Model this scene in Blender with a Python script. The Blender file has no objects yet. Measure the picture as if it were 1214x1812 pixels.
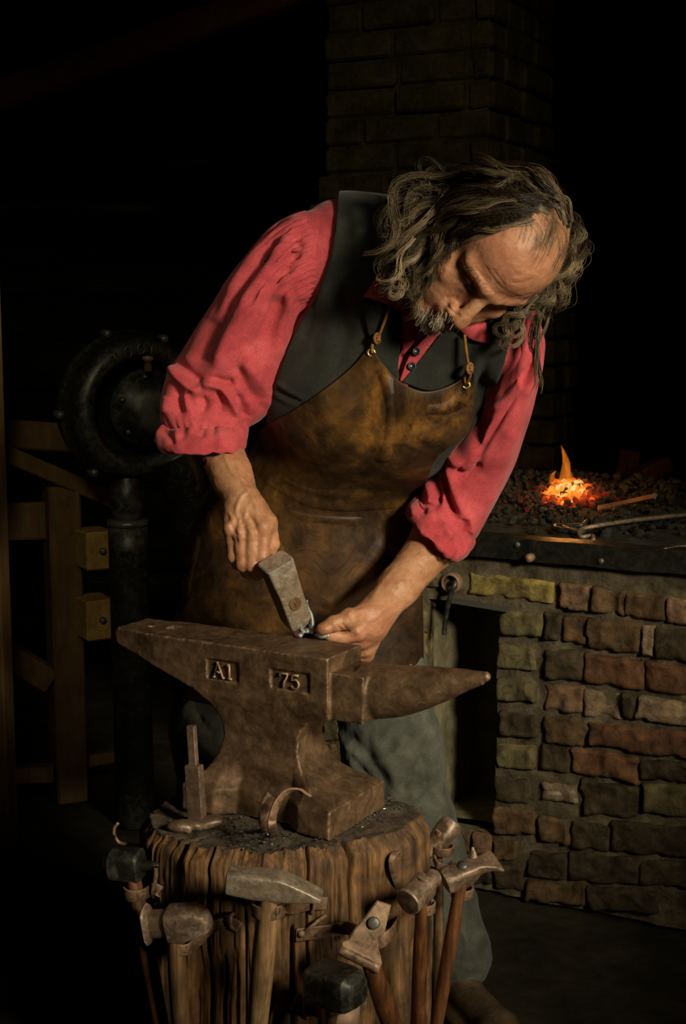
import bpy, math, random
import numpy as np
from mathutils import Vector, Matrix

SC = bpy.context.scene
COL = SC.collection
rng = np.random.default_rng(7)
random.seed(7)

# ------------------------------------------------------------------ camera, light, exposure
CAM = np.array([0.0, -2.10, 1.20])
PITCH = math.radians(8.0)
FPX = 1812 * 50.0 / 36.0
FWD = np.array([0, math.cos(PITCH), -math.sin(PITCH)])
UPV = np.array([0, math.sin(PITCH), math.cos(PITCH)])
XV = np.array([1.0, 0, 0])

cd = bpy.data.cameras.new('camera')
cam = bpy.data.objects.new('camera', cd)
COL.objects.link(cam)
cam.location = CAM
cam.rotation_euler = (math.radians(90) - PITCH, 0, 0)
cd.sensor_fit = 'VERTICAL'
cd.sensor_height = 36
cd.lens = 50
cd.clip_start = 0.05
SC.camera = cam

SC.view_settings.view_transform = 'Standard'
SC.view_settings.look = 'None'
SC.view_settings.gamma = 1
SC.view_settings.use_curve_mapping = False
SC.view_settings.exposure = 0.0

wd = bpy.data.worlds.new('world')
SC.world = wd
wd.use_nodes = True
wd.node_tree.nodes['Background'].inputs[0].default_value = (0.55, 0.60, 0.42, 1)
wd.node_tree.nodes["Background"].inputs[1].default_value = 0.010


def aim(o, target):
    d = Vector(target) - Vector(o.location)
    o.rotation_euler = d.to_track_quat('-Z', 'Y').to_euler()


def spot(name, loc, target, power, color, angle, blend, radius):
    l = bpy.data.lights.new(name, 'SPOT')
    l.energy = power
    l.color = color
    l.spot_size = math.radians(angle)
    l.spot_blend = blend
    l.shadow_soft_size = radius
    o = bpy.data.objects.new(name, l)
    COL.objects.link(o)
    o.location = loc
    aim(o, target)
    return o


# daylight that falls through the doorway behind the camera, to the right
spot('doorway_daylight', (1.40, -2.15, 1.78), (0.06, 0.05, 0.86), 310, (1.0, 0.86, 0.64), 42, 1.0, 0.24)
# added low fill for the anvil foot, stump side and hammers
spot('added_low_fill', (1.75, -1.75, 0.80), (-0.02, -0.06, 0.50), 62, (1.0, 0.82, 0.56), 26, 1.0, 0.18)
# weak fill added above the camera to brighten the bench and blower
spot('added_bench_fill', (-0.25, -2.4, 2.5), (-0.55, 1.15, 0.78), 70, (1.0, 0.86, 0.56), 20, 1.0, 0.3)
spot('added_chimney_fill', (0.5, -1.2, 2.85), (0.15, 1.72, 1.62), 24, (1.0, 0.88, 0.5), 30, 1.0, 0.2)  # fill added overhead to bring up the dark chimney
spot('added_brick_fill', (1.05, -0.9, 2.3), (0.30, 0.80, 0.54), 46, (1.0, 0.86, 0.55), 31, 1.0, 0.25)  # fill added to brighten the forge bricks, no lamp hangs there


def ray(px, py):
    return FWD + (px - 607) / FPX * XV + (906 - py) / FPX * UPV


def P(px, py, Y):
    d = ray(px, py)
    return CAM + (Y - CAM[1]) / d[1] * d


def PZ(px, py, z):
    d = ray(px, py)
    return CAM + (z - CAM[2]) / d[2] * d


def PPL(px, py, p0, n):
    d = ray(px, py)
    t = np.dot(np.asarray(p0) - CAM, n) / np.dot(d, n)
    return CAM + t * d


def proj(V):
    v = np.asarray(V, float) - CAM
    w = v @ FWD
    return 607 + FPX * v[..., 0] / w, 906 - FPX * (v @ UPV) / w


# ------------------------------------------------------------------ numeric noise
def _h(i, j, k, s):
    n = (i * 374761393 + j * 668265263 + k * 2147483647 + s * 144269504088) & 0xFFFFFFFF
    n = ((n ^ (n >> 13)) * 1274126177) & 0xFFFFFFFF
    n = (n ^ (n >> 16)) & 0xFFFFFF
    return n.astype(np.float64) / 0xFFFFFF


def noise3(p, s=0):
    p = np.asarray(p, float)
    i = np.floor(p).astype(np.int64)
    f = p - i
    f = f * f * (3 - 2 * f)
    x, y, z = i[..., 0], i[..., 1], i[..., 2]
    fx, fy, fz = f[..., 0], f[..., 1], f[..., 2]
    r = 0
    for a in (0, 1):
        for b in (0, 1):
            for c in (0, 1):
                r = r + _h(x + a, y + b, z + c, s) * (fx if a else 1 - fx) * (fy if b else 1 - fy) * (fz if c else 1 - fz)
    return r * 2 - 1


def fbm(p, oct=4, s=0, gain=0.5):
    p = np.asarray(p, float)
    r = 0
    a = 1.0
    for o in range(oct):
        r = r + a * noise3(p, s + o * 17)
        p = p * 2.03 + 5.1
        a *= gain
    return r


def sst(a, b, x):
    t = np.clip((x - a) / (b - a), 0, 1)
    return t * t * (3 - 2 * t)


def nrm(v):
    v = np.asarray(v, float)
    return v / max(np.linalg.norm(v), 1e-12)


def catmull(pts, n):
    pts = np.asarray(pts, float)
    m = len(pts)
    if m == 2:
        t = np.linspace(0, 1, n)[:, None]
        return pts[0] * (1 - t) + pts[1] * t
    P_ = np.vstack([2 * pts[0] - pts[1], pts, 2 * pts[-1] - pts[-2]])
    u = np.linspace(0, m - 1, n)
    i = np.minimum(u.astype(int), m - 2)
    t = (u - i)[:, None]
    a, b, c, d = P_[i], P_[i + 1], P_[i + 2], P_[i + 3]
    return 0.5 * ((2 * b) + (c - a) * t + (2 * a - 5 * b + 4 * c - d) * t ** 2 + (3 * b - a - 3 * c + d) * t ** 3)


# ------------------------------------------------------------------ materials
class NT:
    def __init__(s, name):
        s.m = bpy.data.materials.new(name)
        s.m.use_nodes = True
        s.t = s.m.node_tree
        s.b = s.t.nodes['Principled BSDF']

    def n(s, typ, **kw):
        x = s.t.nodes.new(typ)
        for k, v in kw.items():
            if k in x.inputs:
                x.inputs[k].default_value = v
            else:
                setattr(x, k, v)
        return x

    def l(s, a, b):
        s.t.links.new(a, b)

    def coord(s, scale=(1, 1, 1), rot=(0, 0, 0)):
        tc = s.n('ShaderNodeTexCoord')
        mp = s.n('ShaderNodeMapping')
        mp.inputs['Scale'].default_value = scale
        mp.inputs['Rotation'].default_value = rot
        s.l(tc.outputs['Object'], mp.inputs['Vector'])
        return mp.outputs['Vector']

    def noise(s, scale, detail=6, rough=0.6, vec=None, dist=0.0):
        x = s.n('ShaderNodeTexNoise')
        x.inputs['Scale'].default_value = scale
        x.inputs['Detail'].default_value = detail
        x.inputs['Roughness'].default_value = rough
        x.inputs['Distortion'].default_value = dist
        if vec is not None:
            s.l(vec, x.inputs['Vector'])
        return x.outputs['Fac']

    def ramp(s, fac, stops):
        r = s.n('ShaderNodeValToRGB')
        e = r.color_ramp.elements
        while len(e) < len(stops):
            e.new(0.5)
        for q, (p, c) in zip(e, stops):
            q.position = p
            q.color = c if len(c) == 4 else (*c, 1)
        s.l(fac, r.inputs[0])
        return r.outputs[0]

    def mix(s, fac, a, b, mode='MIX'):
        x = s.n('ShaderNodeMix')
        x.data_type = 'RGBA'
        x.blend_type = mode
        for v, k in ((fac, 0), (a, 6), (b, 7)):
            if hasattr(v, 'is_linked'):
                s.l(v, x.inputs[k])
            elif k == 0:
                x.inputs[0].default_value = v
            else:
                x.inputs[k].default_value = (*v, 1) if len(v) == 3 else v
        return x.outputs[2]

    def mul(s, a, b):
        x = s.n('ShaderNodeMath')
        x.operation = 'MULTIPLY'
        for v, k in ((a, 0), (b, 1)):
            if hasattr(v, 'is_linked'):
                s.l(v, x.inputs[k])
            else:
                x.inputs[k].default_value = v
        return x.outputs[0]

    def add(s, a, b):
        x = s.n('ShaderNodeMath')
        x.operation = 'ADD'
        for v, k in ((a, 0), (b, 1)):
            if hasattr(v, 'is_linked'):
                s.l(v, x.inputs[k])
            else:
                x.inputs[k].default_value = v
        return x.outputs[0]

    def bump(s, h, strength, dist=0.002):
        x = s.n('ShaderNodeBump')
        x.inputs['Strength'].default_value = strength
        x.inputs['Distance'].default_value = dist
        s.l(h, x.inputs['Height'])
        s.l(x.outputs[0], s.b.inputs['Normal'])

    def col(s, c):
        if hasattr(c, 'is_linked'):
            s.l(c, s.b.inputs['Base Color'])
        else:
            s.b.inputs['Base Color'].default_value = (*c, 1)

    def rough(s, r):
        if hasattr(r, 'is_linked'):
            s.l(r, s.b.inputs['Roughness'])
        else:
            s.b.inputs['Roughness'].default_value = r

    def attr(s, name):
        x = s.n('ShaderNodeAttribute')
        x.attribute_name = name
        return x


def simple(name, stops, scale=30, rough=(0.6, 0.9), metal=0.0, bump=0.4, bdist=0.002, stretch=(1, 1, 1), fine=None, spec=0.5, detail=8):
    m = NT(name)
    v = m.coord(stretch)
    f = m.noise(scale, detail, 0.65, v)
    g = m.noise(fine or scale * 6, 4, 0.6, v)
    c = m.ramp(f, stops)
    c = m.mix(0.35, c, m.ramp(g, [(0.3, (0.25, 0.25, 0.25)), (0.7, (1.6, 1.6, 1.6))]), 'MULTIPLY')
    m.col(c)
    m.rough(m.ramp(f, [(0.35, (rough[0],) * 3), (0.7, (rough[1],) * 3)]))
    m.b.inputs['Metallic'].default_value = metal
    m.b.inputs['Specular IOR Level'].default_value = spec
    m.bump(m.add(m.mul(f, 0.6), m.mul(g, 0.4)), bump, bdist)
    return m.m


M = {}


def make_materials():
    # rusty, worn forge iron
    def iron(name, a, b, c, rough=(0.38, 0.62), metal=0.75, scale=22):
        m = NT(name)
        v = m.coord()
        f = m.noise(scale, 9, 0.7, v, 0.4)
        g = m.noise(260, 4, 0.6, v)
        h = m.noise(scale * 3, 6, 0.7, v, 0.8)
        cc = m.ramp(f, [(0.30, a), (0.52, b), (0.75, c)])
        cc = m.mix(0.5, cc, m.ramp(h, [(0.35, (0.4, 0.4, 0.4)), (0.65, (1.35, 1.3, 1.2))]), 'MULTIPLY')
        geo = m.n('ShaderNodeNewGeometry')
        wear = m.ramp(m.mul(geo.outputs['Pointiness'], m.add(m.mul(h, 0.30), 0.85)), [(0.525, (0, 0, 0)), (0.60, (0.8, 0.8, 0.8))])
        cc = m.mix(wear, cc, tuple(min(0.6, q * 1.5 + 0.08) for q in c))
        m.col(cc)
        m.rough(m.ramp(h, [(0.35, (rough[0],) * 3), (0.7, (rough[1],) * 3)]))
        m.b.inputs['Metallic'].default_value = metal
        m.bump(m.add(m.mul(h, 0.7), m.mul(g, 0.35)), 0.35, 0.0015)
        return m.m
    M['anvil'] = iron('anvil_rusty_iron', (0.045, 0.027, 0.014), (0.155, 0.096, 0.052), (0.30, 0.188, 0.10), (0.42, 0.66), 0.35)
    M['steel'] = iron('worn_hammer_steel', (0.10, 0.066, 0.045), (0.21, 0.145, 0.098), (0.33, 0.24, 0.165), (0.36, 0.58), 0.35, 30)
    M['bright'] = iron('bare_worn_steel', (0.20, 0.16, 0.115), (0.36, 0.29, 0.205), (0.50, 0.41, 0.30), (0.32, 0.5), 0.4, 40)
    M['darkiron'] = iron('black_cast_iron', (0.010, 0.011, 0.008), (0.030, 0.032, 0.024), (0.06, 0.062, 0.046), (0.32, 0.6), 0.5, 18)
    M['rust'] = iron('rusty_strap_iron', (0.055, 0.028, 0.013), (0.145, 0.080, 0.040), (0.22, 0.128, 0.068), (0.5, 0.8), 0.4, 35)
    M['bluesteel'] = iron('scaled_blue_steel', (0.12, 0.13, 0.13), (0.22, 0.24, 0.23), (0.34, 0.36, 0.34), (0.4, 0.6), 0.6, 60)

    # anvil stump
    m = NT('old_stump_wood')
    v = m.coord((1, 1, 0.10))
    v1 = m.coord((1, 1, 1))
    f = m.noise(60, 8, 0.7, v, 0.5)
    g = m.noise(13, 6, 0.65, v1, 0.3)
    h = m.noise(190, 5, 0.7, v)
    c = m.ramp(f, [(0.30, (0.018, 0.010, 0.005)), (0.5, (0.16, 0.090, 0.038)), (0.72, (0.40, 0.235, 0.095))])
    c = m.mix(0.85, c, m.ramp(g, [(0.33, (0.16, 0.15, 0.14)), (0.5, (0.75, 0.68, 0.6)), (0.68, (1.5, 1.3, 1.0))]), 'MULTIPLY')
    m.col(c)
    m.rough(0.8)
    m.bump(m.add(m.mul(f, 0.7), m.mul(h, 0.4)), 0.7, 0.004)
    M['stump'] = m.m
    m = NT('grimy_stump_top')
    v1 = m.coord()
    f = m.noise(24, 9, 0.75, v1, 0.6)
    h = m.noise(160, 5, 0.7, v1)
    m.col(m.ramp(f, [(0.33, (0.022, 0.017, 0.011)), (0.52, (0.085, 0.062, 0.037)), (0.72, (0.17, 0.115, 0.062))]))
    m.rough(0.85)
    m.bump(m.add(f, m.mul(h, 0.5)), 0.8, 0.004)
    M['stumptop'] = m.m

    def handle(name, a, b, c):
        m = NT(name)
        v = m.coord((1, 1, 0.05))
        f = m.noise(150, 6, 0.6, v, 0.3)
        g = m.noise(14, 5, 0.6, m.coord())
        cc = m.ramp(f, [(0.32, a), (0.52, b), (0.7, c)])
        cc = m.mix(0.7, cc, m.ramp(g, [(0.35, (0.35, 0.33, 0.3)), (0.65, (1.3, 1.2, 1.05))]), 'MULTIPLY')
        m.col(cc)
        m.rough(0.55)
        m.bump(f, 0.35, 0.0012)
        return m.m
    M['ash'] = handle('ash_handle', (0.13, 0.078, 0.035), (0.32, 0.21, 0.10), (0.48, 0.33, 0.16))
    M['redwood'] = handle('dark_red_handle', (0.055, 0.018, 0.006), (0.15, 0.058, 0.018), (0.25, 0.105, 0.035))
    M['brownwood'] = handle('brown_handle', (0.06, 0.032, 0.014), (0.15, 0.085, 0.038), (0.24, 0.14, 0.062))
    M['timber'] = simple('rough_timber', [(0.3, (0.075, 0.042, 0.016)), (0.55, (0.15, 0.088, 0.034)), (0.75, (0.23, 0.14, 0.055))], 9, (0.7, 0.9), bump=0.5, stretch=(1, 1, 0.3), spec=0.2)
    M['paleblock'] = simple('ochre_timber', [(0.3, (0.26, 0.15, 0.04)), (0.6, (0.42, 0.26, 0.075)), (0.75, (0.5, 0.32, 0.1))], 14, (0.7, 0.9), bump=0.5, spec=0.2)
    M['planks'] = simple('sooty_planks', [(0.40, (0.0022, 0.0022, 0.0015)), (0.62, (0.005, 0.005, 0.003)), (0.76, (0.05, 0.048, 0.020))], 4, (0.9, 1.0), bump=0.6, stretch=(0.25, 1, 3), spec=0.0)  # pale streaks put into the colour for faint glints on board edges
    M['redbeam'] = simple('red_brown_beam', [(0.3, (0.06, 0.022, 0.010)), (0.7, (0.14, 0.05, 0.022))], 6, (0.8, 0.95), bump=0.5, spec=0.1)
    M['floor'] = simple('dirt_floor', [(0.3, (0.016, 0.014, 0.009)), (0.55, (0.034, 0.030, 0.019)), (0.8, (0.06, 0.052, 0.032))], 7, (0.85, 1.0), bump=0.7, bdist=0.006, spec=0.15)

    # brickwork, each brick's own colour in an attribute
    m = NT('old_brick')
    at = m.attr('bcol')
    v = m.coord()
    f = m.noise(26, 9, 0.75, v, 0.5)
    g = m.noise(120, 6, 0.7, v)
    h = m.noise(9, 6, 0.7, v, 1.0)
    c = m.mix(1.0, at.outputs['Color'], m.ramp(f, [(0.30, (0.22, 0.20, 0.18)), (0.5, (0.95, 0.93, 0.9)), (0.75, (1.7, 1.6, 1.45))]), 'MULTIPLY')
    c = m.mix(m.ramp(h, [(0.52, (0, 0, 0)), (0.68, (0.75, 0.75, 0.75))]), c, (0.022, 0.018, 0.011))
    h2 = m.noise(17, 8, 0.75, m.coord((1, 1, 1.4), (0.4, 0.2, 0.9)), 0.8)
    c = m.mix(m.ramp(h2, [(0.54, (0, 0, 0)), (0.66, (0.8, 0.8, 0.8))]), c, (0.135, 0.108, 0.066))
    m.col(c)
    m.rough(0.9)
    m.b.inputs['Specular IOR Level'].default_value = 0.2
    m.bump(m.add(f, m.mul(g, 0.6)), 0.8, 0.006)
    M['brick'] = m.m
    M['mortar'] = simple('old_mortar', [(0.3, (0.05, 0.040, 0.024)), (0.55, (0.15, 0.122, 0.075)), (0.75, (0.25, 0.205, 0.13))], 20, (0.9, 1.0), bump=0.9, bdist=0.006, spec=0.15)
    M['plaster'] = simple('stained_plaster', [(0.3, (0.13, 0.115, 0.065)), (0.55, (0.28, 0.25, 0.15)), (0.75, (0.38, 0.34, 0.21))], 12, (0.9, 1.0), bump=0.6, bdist=0.004, spec=0.1)
    M['chimneybrick'] = simple('sooted_chimney_brick', [(0.3, (0.035, 0.031, 0.015)), (0.5, (0.085, 0.074, 0.034)), (0.75, (0.16, 0.13, 0.058))], 11, (0.9, 1.0), bump=0.9, bdist=0.008, spec=0.1)
    M['coal'] = simple('coal_and_clinker', [(0.3, (0.010, 0.010, 0.008)), (0.6, (0.035, 0.034, 0.025)), (0.8, (0.09, 0.085, 0.062))], 60, (0.5, 0.9), bump=0.9, bdist=0.004, spec=0.4)
    M['ash_bed'] = simple('hearth_ash', [(0.3, (0.02, 0.02, 0.014)), (0.6, (0.05, 0.048, 0.035)), (0.8, (0.10, 0.095, 0.07))], 30, (0.8, 1.0), bump=1.0, bdist=0.006, spec=0.2)
    m = NT('flake_scale')
    m.col((0.22, 0.25, 0.25)); m.rough(0.3); m.b.inputs['Metallic'].default_value = 0.7
    M['flake'] = m.m

    # cloth
    def cloth(name, stops, scale, weave, bump, rough=0.9, sheen=0.25, cspot=None):
        m = NT(name)
        v = m.coord()
        f = m.noise(scale, 7, 0.65, v, 0.3)
        w1 = m.noise(weave, 2, 0.5, m.coord((1, 1, 0.25)))
        w2 = m.noise(weave, 2, 0.5, m.coord((0.25, 1, 1)))
        w = m.add(m.mul(w1, 0.5), m.mul(w2, 0.5))
        c = m.ramp(f, stops)
        c = m.mix(0.45, c, m.ramp(w, [(0.36, (0.55, 0.5, 0.5)), (0.62, (1.35, 1.35, 1.35))]), 'MULTIPLY')
        m.col(c)
        m.rough(rough)
        m.b.inputs['Specular IOR Level'].default_value = 0.15
        m.b.inputs['Sheen Weight'].default_value = sheen
        m.b.inputs['Sheen Roughness'].default_value = 0.5
        m.bump(m.add(m.mul(w, 0.6), m.mul(f, 0.5)), bump, 0.0015)
        return m.m
    M['shirt'] = cloth('red_cotton_shirt', [(0.3, (0.36, 0.042, 0.050)), (0.5, (0.52, 0.074, 0.088)), (0.7, (0.64, 0.118, 0.132))], 14, 900, 0.35, sheen=0.15)
    M['vest'] = cloth('black_wool_vest', [(0.3, (0.016, 0.018, 0.014)), (0.55, (0.030, 0.033, 0.026)), (0.75, (0.055, 0.060, 0.047))], 13, 800, 0.5, sheen=0.12)
    M['denim'] = cloth('faded_denim', [(0.3, (0.032, 0.036, 0.029)), (0.5, (0.09, 0.098, 0.077)), (0.75, (0.20, 0.21, 0.165))], 9, 800, 0.4, sheen=0.1)
    M['boot'] = simple('worn_boot_leather', [(0.3, (0.05, 0.03, 0.014)), (0.7, (0.13, 0.085, 0.04))], 30, (0.5, 0.8))

    # apron leather
    m = NT('waxed_apron_leather')
    v = m.coord()
    f = m.noise(7, 8, 0.68, v, 1.2)
    g = m.noise(28, 8, 0.7, v, 0.9)
    h = m.noise(300, 4, 0.6, v)
    c = m.ramp(f, [(0.36, (0.014, 0.008, 0.004)), (0.50, (0.042, 0.022, 0.008)), (0.62, (0.105, 0.052, 0.013)), (0.74, (0.30, 0.14, 0.028))])
    c = m.mix(0.75, c, m.ramp(g, [(0.35, (0.45, 0.42, 0.38)), (0.6, (1.15, 1.1, 1.0)), (0.75, (1.7, 1.55, 1.2))]), 'MULTIPLY')
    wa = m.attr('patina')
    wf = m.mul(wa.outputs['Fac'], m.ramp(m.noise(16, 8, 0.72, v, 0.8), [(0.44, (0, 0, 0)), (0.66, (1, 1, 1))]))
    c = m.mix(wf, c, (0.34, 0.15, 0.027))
    m.col(c)
    m.rough(m.ramp(g, [(0.35, (0.42,) * 3), (0.7, (0.62,) * 3)]))
    m.b.inputs['Specular IOR Level'].default_value = 0.42
    m.bump(m.add(m.mul(g, 0.5), m.mul(h, 0.4)), 0.3, 0.0015)
    M['leather'] = m.m
    M['thong'] = simple('leather_thong', [(0.3, (0.16, 0.07, 0.015)), (0.7, (0.36, 0.17, 0.04))], 60, (0.6, 0.8))
    m = NT('brass_eyelet')
    m.col((0.55, 0.42, 0.16)); m.rough(0.35); m.b.inputs['Metallic'].default_value = 0.9
    M['brass'] = m.m
    m = NT('black_button'); m.col((0.012, 0.012, 0.014)); m.rough(0.3)
    M['button'] = m.m

    # skin
    m = NT('weathered_skin')
    v = m.coord()
    f = m.noise(34, 7, 0.6, v, 0.3)
    g = m.noise(420, 4, 0.6, v)
    h = m.noise(9, 4, 0.5, v)
    c = m.ramp(f, [(0.32, (0.34, 0.155, 0.075)), (0.5, (0.47, 0.235, 0.118)), (0.7, (0.56, 0.30, 0.165))])
    c = m.mix(m.ramp(h, [(0.45, (0, 0, 0)), (0.7, (0.5, 0.5, 0.5))]), c, (0.52, 0.19, 0.12))
    c = m.mix(0.4, c, m.ramp(g, [(0.35, (0.7, 0.66, 0.62)), (0.65, (1.2, 1.2, 1.2))]), 'MULTIPLY')
    m.col(c)
    m.rough(m.ramp(f, [(0.3, (0.42,) * 3), (0.7, (0.58,) * 3)]))
    m.b.inputs['Subsurface Weight'].default_value = 0.08
    m.b.inputs['Subsurface Radius'].default_value = (0.01, 0.004, 0.002)
    m.b.inputs['Subsurface Scale'].default_value = 0.5
    m.bump(m.add(m.mul(g, 0.6), m.mul(f, 0.5)), 0.3, 0.0012)
    M['skin'] = m.m

    def hair(name):
        m = NT(name)
        at = m.attr('hcol')
        m.col(at.outputs['Color'])
        m.rough(0.40)
        m.b.inputs['Specular IOR Level'].default_value = 0.35
        return m.m
    M['hair'] = hair('greying_hair')
    m = NT('glowing_coals')
    at = m.attr('ember_glow')
    c = m.ramp(at.outputs['Fac'], [(0.0, (0.0, 0.0, 0.0)), (0.25, (0.35, 0.015, 0.002)), (0.5, (1.0, 0.10, 0.008)), (0.75, (1.0, 0.42, 0.04)), (1.0, (1.0, 0.80, 0.35))])
    m.col((0.03, 0.025, 0.02)); m.rough(0.9)
    m.l(c, m.b.inputs['Emission Color'])
    m.l(m.ramp(at.outputs['Fac'], [(0.0, (0, 0, 0)), (0.5, (1.0,) * 3), (1.0, (1.0,) * 3)]), m.b.inputs['Emission Strength'])
    M['ember'] = m.m
    m = NT('orange_flame')
    v = m.coord((1, 1, 0.5))
    f = m.noise(26, 4, 0.6, v, 1.0)
    lw = m.n('ShaderNodeLayerWeight'); lw.inputs[0].default_value = 0.35
    inv = m.n('ShaderNodeMath'); inv.operation = 'SUBTRACT'; inv.inputs[0].default_value = 1.0
    m.l(lw.outputs['Facing'], inv.inputs[1])
    al = m.mul(m.mul(inv.outputs[0], inv.outputs[0]), m.ramp(f, [(0.35, (0.08,) * 3), (0.65, (0.75,) * 3)]))
    m.col((0, 0, 0)); m.rough(1.0); m.b.inputs['Specular IOR Level'].default_value = 0
    m.b.inputs['Emission Color'].default_value = (1.0, 0.24, 0.02, 1)
    m.b.inputs['Emission Strength'].default_value = 0.75
    m.l(al, m.b.inputs['Alpha'])
    M['flame'] = m.m
    m = NT('hot_iron')
    m.col((0.22, 0.13, 0.12)); m.rough(0.5); m.b.inputs['Metallic'].default_value = 0.3
    m.b.inputs['Emission Color'].default_value = (0.5, 0.18, 0.16, 1); m.b.inputs['Emission Strength'].default_value = 0.10
    M['hot'] = m.m


make_materials()


# ------------------------------------------------------------------ objects
def thing(name, loc, label, cat, group=None, kind=None):
    o = bpy.data.objects.new(name, None)
    o.empty_display_size = 0.05
    COL.objects.link(o)
    o.location = tuple(float(x) for x in loc)
    o['label'] = label
    o['category'] = cat
    if group:
        o['group'] = group
    if kind:
        o['kind'] = kind
    return o


def world_of(o):
    p = np.zeros(3)
    while o is not None:
        p = p + np.array(o.location)
        o = o.parent
    return p


def mk(name, V, F, mat, parent=None, base=None, smooth=True, label=None, cat=None, group=None, kind=None, attrs=None, matidx=None, sharp=None):
    """one mesh object from world-space vertices; F is an (n,4)/(n,3) array or a list of index lists"""
    V = np.asarray(V, float)
    org = world_of(parent) if parent is not None else np.zeros(3)
    b = org if base is None else np.asarray(base, float)
    me = bpy.data.meshes.new(name)
    me.vertices.add(len(V))
    me.vertices.foreach_set('co', (V - b).astype(np.float32).ravel())
    if isinstance(F, np.ndarray):
        tot = np.full(len(F), F.shape[1], np.int32)
        flat = F.astype(np.int32).ravel()
    else:
        tot = np.array([len(f) for f in F], np.int32)
        flat = np.array([i for f in F for i in f], np.int32)
    me.loops.add(len(flat))
    me.loops.foreach_set('vertex_index', flat)
    me.polygons.add(len(tot))
    st = np.concatenate([[0], np.cumsum(tot)[:-1]]).astype(np.int32)
    me.polygons.foreach_set('loop_start', st)
    me.polygons.foreach_set('loop_total', tot)
    me.polygons.foreach_set('use_smooth', np.full(len(tot), smooth, bool))
    mats = mat if isinstance(mat, (list, tuple)) else [mat]
    for x in mats:
        me.materials.append(x)
    if matidx is not None:
        me.polygons.foreach_set('material_index', np.asarray(matidx, np.int32))
    if attrs:
        for k, a in attrs.items():
            a = np.asarray(a, np.float32)
            if a.ndim == 1:
                at = me.attributes.new(k, 'FLOAT', 'POINT')
                at.data.foreach_set('value', a)
            else:
                at = me.attributes.new(k, 'FLOAT_COLOR', 'POINT')
                if a.shape[1] == 3:
                    a = np.hstack([a, np.ones((len(a), 1), np.float32)])
                at.data.foreach_set('color', a.ravel())
    me.update(calc_edges=True)
    me.validate()
    if sharp is not None:
        try:
            me.set_sharp_from_angle(angle=math.radians(sharp))
        except Exception:
            pass
    o = bpy.data.objects.new(name, me)
    COL.objects.link(o)
    o.location = tuple(b - org)
    if parent is not None:
        o.parent = parent
    if label:
        o['label'] = label
    if cat:
        o['category'] = cat
    if group:
        o['group'] = group
    if kind:
        o['kind'] = kind
    return o


class MB:
    """collects pieces of ONE mesh"""

    def __init__(s):
        s.V = []
        s.F = []
        s.n = 0
        s.A = []

    def add(s, V, F, a=None):
        V = np.asarray(V, float)
        s.V.append(V)
        s.F += [[int(i) + s.n for i in f] for f in F]
        s.n += len(V)
        if a is not None:
            s.A.append(np.tile(np.asarray(a, float), (len(V), 1)) if np.ndim(a) == 1 else np.asarray(a, float))
        return s

    def mk(s, name, mat, parent=None, **kw):
        attrs = None
        if s.A:
            attrs = {kw.pop('attr', 'bcol'): np.vstack(s.A)}
        return mk(name, np.vstack(s.V), s.F, mat, parent, attrs=attrs, **kw)


def grid_faces(nu, nv, closed_v=False, flip=False):
    i = np.arange(nu - 1)[:, None]
    j = np.arange(nv if closed_v else nv - 1)[None, :]
    j2 = (j + 1) % nv
    a = i * nv + j
    b = i * nv + j2
    c = (i + 1) * nv + j2
    d = (i + 1) * nv + j
    f = np.stack([a + 0 * b, b, c, d], -1).reshape(-1, 4)
    return f[:, ::-1] if flip else f


def frames(path):
    path = np.asarray(path, float)
    T = np.gradient(path, axis=0)
    T /= np.maximum(np.linalg.norm(T, axis=1, keepdims=True), 1e-9)
    n0 = np.cross(T[0], [0, 0, 1.0])
    if np.linalg.norm(n0) < 0.1:
        n0 = np.cross(T[0], [1.0, 0, 0])
    N = [nrm(n0)]
    for k in range(1, len(path)):
        v = N[-1] - T[k] * np.dot(N[-1], T[k])
        N.append(nrm(v))
    N = np.array(N)
    return T, N, np.cross(T, N)


def tube(path, rad, nv=12, cap=True, flat=None, flatdir=None):
    """tube along path; flat=(a,b) multiplies the two cross axes; flatdir fixes the first axis"""
    path = np.asarray(path, float)
    n = len(path)
    rad = np.broadcast_to(np.asarray(rad, float), (n,))
    T, N, B = frames(path)
    if flatdir is not None:
        fd = np.broadcast_to(np.asarray(flatdir, float), (n, 3))
        N = fd - T * np.sum(fd * T, 1, keepdims=True)
        N /= np.linalg.norm(N, axis=1, keepdims=True)
        B = np.cross(T, N)
    a = np.arange(nv) / nv * 2 * np.pi
    fa, fb = flat or (1, 1)
    V = path[:, None, :] + rad[:, None, None] * (fa * np.cos(a)[None, :, None] * N[:, None, :] + fb * np.sin(a)[None, :, None] * B[:, None, :])
    F = [list(x) for x in grid_faces(n, nv, True)]
    V = V.reshape(-1, 3)
    if cap:
        F.append(list(range(nv))[::-1])
        F.append([(n - 1) * nv + k for k in range(nv)])
    return V, F


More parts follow.
